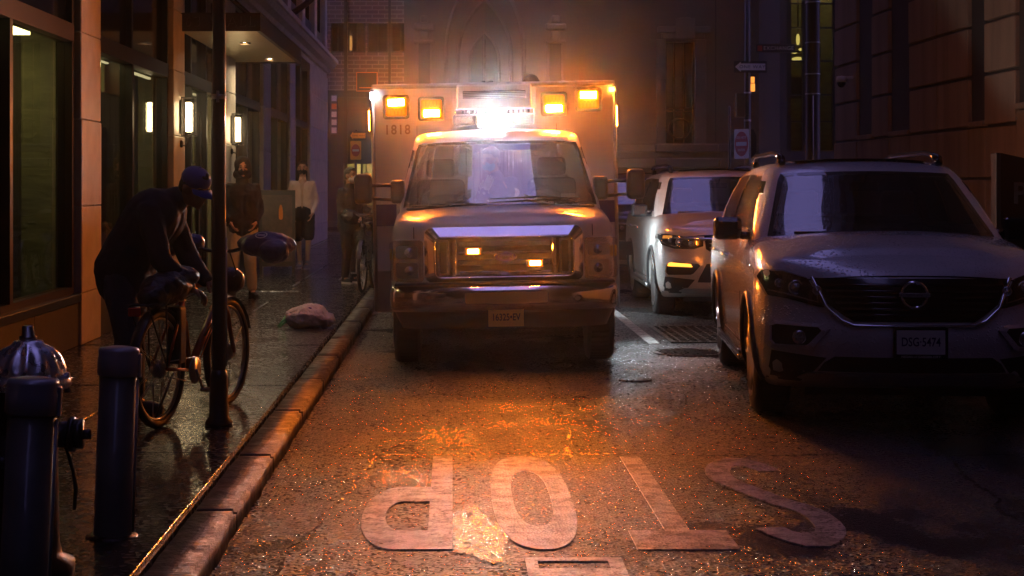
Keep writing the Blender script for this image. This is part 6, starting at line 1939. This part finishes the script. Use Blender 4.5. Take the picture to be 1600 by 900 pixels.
# ------------------------------------------------------------------ bicycles
def bicycle(label, loc, rz, style, group=None, lean=0.):
    """wheels in the local YZ plane, front wheel towards +Y; origin between the wheels on the ground"""
    B = thing('bicycle', label, 'bicycle', loc, rz, group, ry=lean)
    R = .335; a = .53
    fm = 'bike_frame' if style == 'near' else 'plastic_wrap'
    for y in (-a, a):
        t = bpy.data.objects.new('wheel', None); COL.objects.link(t); t.parent = B; t.location = (0, y, R + .02); t.empty_display_size = .05
        m2 = MB(); m2.torus((0, 0, 0), R, .024, 'x', 44, 10); m2.build('tyre', 'rubber', t)
        m2 = MB(); m2.torus((0, 0, 0), R - .028, .010, 'x', 44, 6); m2.build('rim', 'dull_metal', t)
        m2 = MB(); m2.lathe([(.028, -.045), (.055, -.02), (.055, .02), (.028, .045)], (0, 0, 0), 'x', 16); m2.torus((.03, 0, 0), .08, .003, 'x', 24, 4); m2.build('hub', 'dull_metal', t)
        m2 = MB()
        for k in range(24):
            th = 2 * PI * k / 24; e = .03 if k % 2 else -.03; t2 = th + (.25 if k % 4 < 2 else -.25)
            m2.tube([(e, .04 * math.cos(th), .04 * math.sin(th)), (0, (R - .03) * math.cos(t2), (R - .03) * math.sin(t2))], .0022, 4, False)
        o = m2.build('spokes', 'dull_metal', t)
    BB = (0, -.08, .30); ST = (0, -.22, .82); HT = (0, .33, .88); HB = (0, .37, .70)
    m2 = MB()
    m2.tube([BB, ST], .02, 8); m2.tube([ST, (0, .34, .84)], .018, 8); m2.tube([HB, BB], .028, 8); m2.tube([HT, HB], .024, 8)
    for sx in (-.055, .055):
        m2.tube([(sx * .4, -.08, .30), (sx, -a, R + .02)], .011, 6); m2.tube([(sx * .3, -.2, .76), (sx, -a, R + .02)], .009, 6)
    m2.build('frame', fm, B)
    m2 = MB()
    for sx in (-.05, .05): m2.tube([(sx, .385, .66), (sx, .42, .62), (sx, a, R + .02)], [.017, .019, .013], 8)
    m2.tube([(-.05, .385, .66), (.05, .385, .66)], .018, 8); m2.tube([(0, .37, .68), (0, .31, 1.02)], .015, 8)
    m2.build('fork', fm, B)
    m2 = MB(); m2.tube([(-.31, .22, 1.08), (-.22, .27, 1.09), (-.06, .32, 1.04), (.06, .32, 1.04), (.22, .27, 1.09), (.31, .22, 1.08)], .012, 8); m2.build('handlebar', 'bike_black', B)
    m2 = MB(); egg(m2, (0, -.27, .93), (.075, .13, .028)); egg(m2, (0, -.17, .93), (.03, .10, .022)); m2.tube([(0, -.22, .8), (0, -.245, .92)], .013, 8); m2.build('saddle', 'bike_black', B)
    m2 = MB(); m2.lathe([(.085, .035), (.085, .045)], BB, 'x', 24); m2.tube([(.05, -.08, .30), (.06, .0, .17)], .010, 6); m2.tube([(-.05, -.08, .30), (-.06, -.16, .43)], .010, 6)
    m2.box(.05, .14, -.03, .04, .155, .18, .005); m2.box(-.14, -.05, -.2, -.13, .42, .445, .005); m2.build('crankset', 'dull_metal', B)
    m2 = MB(); m2.tube([(.04, -.08, .385), (.04, -a, R + .06)], .004, 4); m2.tube([(.04, -.08, .215), (.04, -a, R - .02)], .004, 4); m2.build('chain', 'dull_metal', B)
    for y in (-a, a):
        m2 = MB()
        rng = [math.radians(v) for v in (range(30, 191, 16) if y < 0 else range(20, 150, 16))]
        for sx in (-.028, .028):
            pass
        vs = []
        for t_ in rng:
            for x in (-.032, 0, .032): vs.append((x, y + (R + .045 - abs(x) * .3) * math.cos(t_), R + .02 + (R + .045 - abs(x) * .3) * math.sin(t_)))
        n = len(rng); m2.add(vs, [(3 * i + j, 3 * i + j + 1, 3 * i + j + 4, 3 * i + j + 3) for i in range(n - 1) for j in (0, 1)], True)
        m2.build('mudguard', 'bike_black', B)
    m2 = MB()
    for sx in (-.06, .06):
        m2.tube([(sx, -.3, .76), (sx, -.82, .76)], .007, 6); m2.tube([(sx, -.55, .76), (sx, -a, R + .03)], .006, 6); m2.tube([(sx, -.8, .76), (sx, -a, R + .03)], .006, 6)
    for i in range(5): m2.tube([(-.06, -.35 - i * .11, .76), (.06, -.35 - i * .11, .76)], .006, 6)
    m2.build('rack', 'bike_black', B)
    m2 = MB(); m2.box(-.05, .05, -.33, -.22, .36, .72, .02) if style == 'near' else m2.box(-.05, .05, .05, .22, .42, .55, .02); m2.build('battery', 'bike_black', B)
    m2 = MB(); m2.tube([(-.03, -.25, .30), (-.14, -.28, .01)], .008, 6); m2.build('kickstand', 'dull_metal', B)
    m2 = MB(); egg(m2, (0, .42, .90), (.04, .05, .04)); m2.build('front_lamp', 'bike_black', B)
    return B
b1 = bicycle('black electric bicycle with orange glints coloured into its frame, padded handlebar mitts, leaning by the pole', (X(303, 10.4), 10.42, GZ), -math.radians(15), 'near')
# mitts over the grips, bag on the rack, phone holder, mudflap
for sx in (-1, 1):
    m2 = MB(); 
    egg(m2, (sx * .27, .25, 1.085), (.135, .13, .085), rotm(rz=-sx * .35)); egg(m2, (sx * .17, .33, 1.09), (.08, .10, .065)); egg(m2, (sx * .33, .14, 1.05), (.075, .09, .08))
    mt_ = fuse('handlebar_mitt', m2, 'mitt_purple', b1, .011, .03, 3, .08)
    m2 = MB(); m2.torus((0, 0, 0), .028, .003, 'z', 20, 5); m2.box(-.018, .018, -.004, .004, -.002, .002)
    e = m2.build('printed_emblem', 'ink_white', mt_, (sx * .26, .16, 1.152)); e.rotation_euler.x = math.radians(38)
m2 = MB(); egg(m2, (0, -.42, .84), (.14, .22, .10)); egg(m2, (.02, -.26, .90), (.12, .12, .07)); egg(m2, (0, -.60, .80), (.10, .12, .07))
sb = fuse('saddle_bag', m2, 'bag_black', b1, .012, .035, 2, .07)
m2 = MB(); egg(m2, (.06, .44, .84), (.10, .09, .09)); m2.build('front_bag', 'bag_black', b1)
for ch in [q for q in bpy.data.objects if q.parent == b1 and q.name.split('.')[0] in ('handlebar', 'handlebar_mitt')]:
    ch.scale.x = 1.34; ch.location.x += .045
m2 = MB(); m2.tube([(-.055, .37, .55), (-.07, .45, .30), (-.06, .42, .16)], .006, 5); m2.tube([(.0, .33, 1.0), (.07, .36, .92), (.06, .33, .7), (.03, .1, .5)], .006, 5); m2.tube([(.12, .28, 1.05), (.13, .38, .9), (.04, .36, .75)], .005, 5)
m2.build('brake_cable', 'bike_black', b1)
for (p, q, r) in (((.022, -.16, .62), (.022, -.10, .34), .004), ((.032, .30, .62), (.03, .0, .34), .004)):
    m2 = MB(); m2.tube([p, q], r, 5); m2.build('reflective_strip', 'sign_orange', b1)
m2 = MB(); m2.box(-.04, .04, -.865, -.85, .70, .75, .005); m2.build('rear_reflector', 'ink_red', b1)

def wrapped_bike(px, d, rz, lab):
    b = bicycle(lab, (X(px, d), d + .5, GZ), rz, 'wrap', 'bicycles covered in plastic by the kerb')
    m2 = MB()
    egg(m2, (0, .1, .70), (.12, .36, .13)); egg(m2, (-.2, .24, 1.02), (.11, .12, .10)); egg(m2, (.2, .24, 1.02), (.11, .12, .10)); egg(m2, (0, -.35, .86), (.11, .22, .10)); egg(m2, (.02, .36, .66), (.10, .13, .16)); egg(m2, (0, -.45, .62), (.13, .16, .13))
    fuse('plastic_cover', m2, 'plastic_wrap', b, .014, .06, 1, .07)
    m2 = MB(); m2.box(-.16, .16, -.72, -.46, .78, 1.0, .02); m2.build('delivery_crate', 'plastic_wrap', b)
    return b
wrapped_bike(572, 22.2, PI - .10, 'bicycle wrapped in shiny black plastic, nearer the viewer beside the kerb')
wrapped_bike(560, 23.6, PI + .16, 'bicycle wrapped in shiny black plastic, standing behind the nearer wrapped one')

# ------------------------------------------------------------------ street furniture on the left pavement
def bollard(x, y, h, r, lab, lean):
    t = thing('bollard', lab, 'bollard', (x, y, GZ - .01), group='dark metal bollards along the kerb', ry=lean)
    m2 = MB(); m2.lathe([(r * 1.0, 0), (r * .97, .02), (r * .95, h - .115)], seg=36); m2.build('post', 'bollard_paint', t)
    m2 = MB(); m2.lathe([(r * .98, h - .115), (r * 1.06, h - .105), (r * 1.06, h - .045), (r * 1.02, h - .038), (r * 1.03, h - .012), (r * .97, h), (r * .6, h + .006), (.003, h + .008)], seg=36); m2.build('cap', 'bollard_cap', t)
    m2 = MB(); m2.box(r * .93, r * 1.16, -.012, .012, h - .12, h - .02, .004); m2.build('hinge_lug', 'bollard_cap', t)
    m2 = MB(); m2.tube([(r * 1.0, 0, .03), (r * .985, 0, h - .13)], .007, 6); m2.build('weld_seam', 'bollard_cap', t)
    m2 = MB(); m2.lathe([(r * 1.35, 0), (r * 1.35, .012), (r * 1.05, .02)], seg=28); m2.build('base_ring', 'iron', t)
bollard(X(176, 6.85), 6.85, .80, .083, 'dark bollard second from the left, between the hydrant and the bicycle', math.radians(2.0))
bollard(X(34, 5.38), 5.38, .845, .083, 'dark bollard nearest the viewer, in front of the hydrant', math.radians(2.6))
# fire hydrant
H = thing('fire_hydrant', 'black fire hydrant with a fluted silver bonnet behind the nearest bollard', 'fire hydrant', (X(44, 6.05), 6.05, GZ + .05))
m2 = MB(); m2.lathe([(.17, -.05), (.17, .03), (.125, .05), (.115, .10), (.108, .45), (.112, .60), (.125, .64), (.125, .68)], seg=32); m2.build('barrel', 'hydrant_black', H)
m2 = MB(); m2.lathe([(.150, .672), (.158, .682), (.158, .705), (.148, .715), (.138, .722), (.140, .738), (.137, .744), (.130, .765), (.114, .795), (.090, .820), (.060, .836), (.054, .846), (.034, .850)], seg=84, flute=(14, .035, .742, .83)); m2.build('bonnet', 'hydrant_silver', H)
m2 = MB(); m2.lathe([(.034, .850), (.034, .864), (.024, .868), (.022, .900), (.016, .903)], seg=6); m2.build('operating_nut', 'dull_metal', H)
for k in range(8):
    a = 2 * PI * k / 8; m2 = MB(); m2.lathe([(.012, .655), (.012, .725), (.007, .73)], (.145 * math.cos(a), .145 * math.sin(a), 0), 'z', 6); m2.build('flange_bolt', 'dull_metal', H)
for (a, z, r) in ((0, .50, .062), (-100, .43, .085), (180, .50, .062)):
    a = math.radians(a); d = Vector((math.cos(a), math.sin(a), 0))
    o_ = Vector((0, 0, z))
    m2 = MB(); m2.tube([o_ + d * .08, o_ + d * .16], r * .8, 16); m2.tube([o_ + d * .155, o_ + d * .175], r * 1.05, 20); m2.tube([o_ + d * .175, o_ + d * .205], r * .9, 8); m2.tube([o_ + d * .205, o_ + d * .235], r * .32, 5)
    nz = m2.build('nozzle', 'hydrant_black', H)
m2 = MB(); m2.tube([(.13, .02, .47), (.16, .03, .36), (.18, -.01, .30), (.17, 0, .22)], .008, 6); m2.build('chain', 'hydrant_black', H)
# the tall pole by the bicycle
PL_ = thing('street_pole', 'tall dark street pole rising in front of the bicycle on the pavement', 'pole', (X(342, 10.0), 10.0, GZ))
m2 = MB(); m2.lathe([(.043, .0), (.041, 1.6), (.038, 4.2), (.034, 7.5)], seg=20); m2.build('shaft', 'pole_black', PL_)
m2 = MB(); m2.lathe([(.085, 0), (.085, .02), (.06, .05), (.055, .30), (.046, .34)], seg=20); m2.build('base', 'pole_black', PL_)
m2 = MB(); m2.lathe([(.047, 2.0), (.047, 2.03)], seg=16); m2.box(-.008, .008, -.06, -.04, 1.98, 2.05); m2.build('clamp_band', 'dull_metal', PL_)
m2 = MB(); m2.tube([(.046, .01, .36), (.044, .01, 1.15)], .005, 6); m2.build('conduit', 'bollard_cap', PL_)
# trash bag
m2 = MB(); egg(m2, (0, 0, .115), (.22, .17, .125)); egg(m2, (-.12, .02, .10), (.13, .14, .10)); egg(m2, (.16, 0, .09), (.12, .13, .085)); egg(m2, (.02, 0, .18), (.13, .10, .07))
tb = MB(); tb = fuse('trash_bag', m2, 'trash_plastic', None, .010, .055, 1, .09)
tb.location = (X(482, 16.8), 16.8, GZ)
tag(tb, 'tied pale translucent rubbish bag lying on the wet pavement', 'trash bag')
m2 = MB(); m2.tube([(-.22, -.04, .12), (-.27, -.08, .06), (-.31, -.10, .02)], [.02, .012, .004], 6); m2.tube([(-.22, -.06, .08), (-.25, -.12, .05), (-.29, -.16, .01)], [.012, .012, .004], 6); m2.build('green_tie', 'green_plastic', tb)
m2 = MB()
def bagF(a, b): return ((a, -.06 - .12 * math.sqrt(max(0, 1 - ((b - .10) / .16) ** 2)) , b), Vector((0, -.5, .86)))
egg(m2, (.015, -.085, .205), (.03, .012, .008), rotm(rx=.9)); m2.build('printed_oval', 'purple_print', tb)
# sandwich board
SB = thing('menu_board', 'dark framed display board standing on the pavement beside the man in shorts', 'sign board', (X(433, 27.2), 27.2, GZ), .12)
for s_, nm in ((-1, 'front_panel'), (1, 'rear_panel')):
    m2 = MB(); x0, x1, zt = -.30, .30, 1.38
    def lean(y, z): return s_ * (.02 + (zt - z) * .16) + y
    for (a, b, c, d) in ((-.30, .30, 1.30, 1.38), (-.30, .30, .12, .20), (-.30, -.25, .20, 1.30), (.25, .30, .20, 1.30), (-.29, -.25, 0, .12), (.25, .29, 0, .12)):
        vs = [(x, lean(y, z), z) for z in (c, d) for y in (-.018, .018) for x in (a, b)]
        m2.add(vs, [(0, 2, 3, 1), (4, 5, 7, 6), (0, 1, 5, 4), (2, 6, 7, 3), (0, 4, 6, 2), (1, 3, 7, 5)])
    fr_ = m2.build(nm, 'pole_black', SB)
    m2 = MB(); vs = [(x, lean(y, z), z) for z in (.2, 1.3) for y in (-.006, .006) for x in (-.25, .25)]
    m2.add(vs, [(0, 2, 3, 1), (4, 5, 7, 6), (0, 1, 5, 4), (2, 6, 7, 3), (0, 4, 6, 2), (1, 3, 7, 5)]); m2.build('printed_sheet', 'board_print', fr_)
m2 = MB(); egg(m2, (.06, -.10, .98), (.035, .006, .16)); m2.build('printed_flame', 'sign_orange', SB)

# ------------------------------------------------------------------ signs and poles at the junction
def sign_plate(parent, nm, w_, h_, m, y, z, rot, x=0, rounded=.02, rim=None):
    m2 = MB(); m2.prism(rrect(-w_ / 2, w_ / 2, -h_ / 2, h_ / 2, rounded), -.006, .0, 'xz'); o = m2.build(nm, m, parent, (x, y, z), rot)
    if rim:
        m2 = MB(); ring_patch(m2, rrect(-w_ / 2, w_ / 2, -h_ / 2, h_ / 2, rounded), rrect(-w_ / 2 + .02, w_ / 2 - .02, -h_ / 2 + .02, h_ / 2 - .02, rounded * .6), flat_front(-.006), .004, .004); m2.build('border', rim, o)
    return o
def one_way(parent, y, z, rot, w_=.86, h_=.28, x=0):
    o = sign_plate(parent, 'one_way_plate', w_, h_, 'ink_black', y, z, rot, x, .015, 'ink_black')
    s = w_ / .86; sv = h_ / .28
    P = [(-.40, 0), (-.25, .12), (-.25, .08), (.39, .08), (.39, -.08), (-.25, -.08), (-.25, -.12)]
    m2 = MB(); m2.prism([(a * s, b * sv) for a, b in P], -.010, -.0065, 'xz'); ar = m2.build('white_arrow', 'sign_white', o)
    text('lettering', 'ONE WAY', .115 * s, (.05 * s, -.0105, 0), FRONT, 'ink_black', ar, .001, 1.15, sx=1.15)
    return o
def do_not_enter(parent, y, z, rot, w_=.60, h_=.76, x=0, lab='DO NOT ENTER'):
    o = sign_plate(parent, 'do_not_enter_plate', w_, h_, 'sign_white', y, z, rot, x, .03)
    m2 = MB(); n = 28; m2.prism([(w_ * .46 * math.cos(2 * PI * i / n), w_ * .58 * math.sin(2 * PI * i / n)) for i in range(n)], -.010, -.0065, 'xz'); rd = m2.build('red_disc', 'sign_red', o)
    m2 = MB(); m2.box(-w_ * .36, w_ * .36, -.0135, -.0105, -.05, .05); m2.build('white_bar', 'sign_white', rd)
    text('lettering', 'DO NOT', .09, (0, -.0105, .16), FRONT, 'sign_white', rd, .001); text('lettering', 'ENTER', .09, (0, -.0105, -.16), FRONT, 'sign_white', rd, .001)
    return o
D = 42.
SP = thing('sign_pole', 'slim dark pole at the far right corner carrying one way and street name signs', 'sign pole', (X(1168, D), D, .0))
m2 = MB(); m2.lathe([(.12, 0), (.12, .3), (.085, .4), (.085, 3.0), (.075, 7.5)], seg=16); m2.build('shaft', 'pole_black', SP)
for py in (147, 190):
    m2 = MB(); z = Z(py, D); m2.lathe([(.095, z), (.095, z + .05)], seg=16); m2.build('clamp_band', 'dull_metal', SP)
sn = sign_plate(SP, 'street_name_plate', 1.02, .23, 'sign_brown', -.10, Z(76, D), 0, .70, .01, 'sign_back')
text('lettering', 'EXCHANGE', .145, (.08, -.0075, 0), FRONT, 'sign_white', sn, .001, 1.1, sx=.95)
m2 = MB(); m2.box(-.46, -.34, -.012, -.0065, -.07, .07, .002); m2.build('pictogram', 'sign_red', sn)
one_way(SP, -.11, Z(105, D), math.radians(4), .86, .30, .05)
do_not_enter(SP, -.10, Z(225, D), math.radians(-58), .55, .76, -.17)
m2 = MB(); m2.box(.06, .22, .0, .22, Z(145, D), Z(117, D), .02); pg = m2.build('pedestrian_signal', 'pole_black', SP)
m2 = MB(); m2.box(.075, .19, -.008, -.001, Z(143, D), Z(130.5, D), .004); m2.box(.085, .18, -.008, -.001, Z(129.5, D), Z(120, D), .004); m2.build('lit_hand', 'hand_signal', pg)
m2 = MB(); m2.box(-.30, -.08, -.1, .16, Z(183, D), Z(146, D), .015); m2.build('signal_box', 'pole_black', SP)
m2 = MB(); m2.prism([(.10, Z(248, D)), (.16, Z(248, D)), (.24, Z(235, D)), (.24, Z(212, D)), (.16, Z(202, D)), (.10, Z(202, D))], .05, .12, 'xz'); m2.build('side_signal', 'pole_black', SP)
LP = thing('lamp_post', 'thick dark lamp post with metal bands between the church and the stone blocks', 'lamp post', (X(1270, 36), 36, 0))
m2 = MB(); m2.lathe([(.24, 0), (.24, .5), (.165, .6), (.155, 4.5), (.14, 9)], seg=24); m2.build('shaft', 'pole_brown', LP)
for py in (68, 117, 148, 5):
    m2 = MB(); z = Z(py, 36); m2.lathe([(.165, z), (.168, z + .03)], seg=24); m2.build('clamp_band', 'dull_metal', LP)
m2 = MB(); m2.tube([(-.03, -.16, .6), (-.03, -.16, Z(150, 36))], .016, 6); m2.build('conduit', 'dull_metal', LP)
TP = thing('thin_pole', 'thin bare post standing left of the do not enter sign', 'post', (X(1140, 43), 43, 0))
m2 = MB(); m2.lathe([(.035, 0), (.033, Z(167, 43)), (.01, Z(166, 43))], seg=10); m2.build('shaft', 'pole_black', TP)
m2 = MB(); m2.lathe([(.08, 0), (.07, .04)], seg=10); m2.build('foot', 'pole_black', TP)
SL = thing('sign_pole', 'thin pole at the far left end carrying one way and do not enter signs', 'sign pole', (X(556, 45), 45, .0))
m2 = MB(); m2.lathe([(.03, 0), (.03, Z(203, 45))], seg=10); m2.build('shaft', 'pole_black', SL)
ow_ = one_way(SL, -.05, Z(212, 45), math.radians(0), .46, .26, .06)
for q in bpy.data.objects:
    if q.parent == ow_ and q.name.startswith('white_arrow'): q.data.materials[0] = MATS['sign_lit_amber']; q.name = 'arrow'  # arrow colour carries the amber light thrown back by the sign
do_not_enter(SL, -.05, Z(235, 45), math.radians(0), .30, .52, -.0) if False else None
o = sign_plate(SL, 'do_not_enter_plate', .30, .52, 'sign_lit_amber', -.05, Z(235, 45), 0, .0, .03)  # amber light is part of the plate colour here
m2 = MB(); m2.prism([(.12 * math.cos(2 * PI * i / 24), .17 * math.sin(2 * PI * i / 24)) for i in range(24)], -.010, -.0065, 'xz'); rd = m2.build('red_disc', 'sign_red', o)
m2 = MB(); m2.box(-.09, .09, -.0135, -.0105, -.03, .03); m2.build('white_bar', 'sign_white', rd)
# parking sign at the right edge
PS = thing('parking_sign', 'tall dark parking sign board with a dim letter P at the right edge', 'sign', (X(1563, 16.5), 16.5, .12))
m2 = MB(); m2.prism([(0, .0), (0, 1.80), (.9, 1.60), (.9, .0)], 0, .12, 'xz'); m2.build('board', 'gloss_black', PS)
text('lettering', 'P', .30, (.20, -.002, 1.38), FRONT, 'sign_back', PS, .002, bold=.006)
m2 = MB(); m2.box(-.05, .0, -.02, .14, 0, 1.80, .005); m2.build('edge_frame', 'sign_brown', PS)

# ------------------------------------------------------------------ damp night air
m2 = MB(); m2.box(-75, 75, -85, 95, -1.2, 80)
hz = m2.build('haze', 'paper')
hz.data.materials.clear()
hm_ = bpy.data.materials.new('damp_air'); hm_.use_nodes = True
t = hm_.node_tree; t.nodes.clear()
oo = t.nodes.new('ShaderNodeOutputMaterial'); pv = t.nodes.new('ShaderNodeVolumePrincipled')
pv.inputs['Density'].default_value = HAZE
pv.inputs['Color'].default_value = (.85, .85, .88, 1)
pv.inputs['Anisotropy'].default_value = .968
t.links.new(pv.outputs[0], oo.inputs['Volume'])
hz.data.materials.append(hm_)
tag(hz, 'damp night air glowing round the emergency lights', kind='stuff')
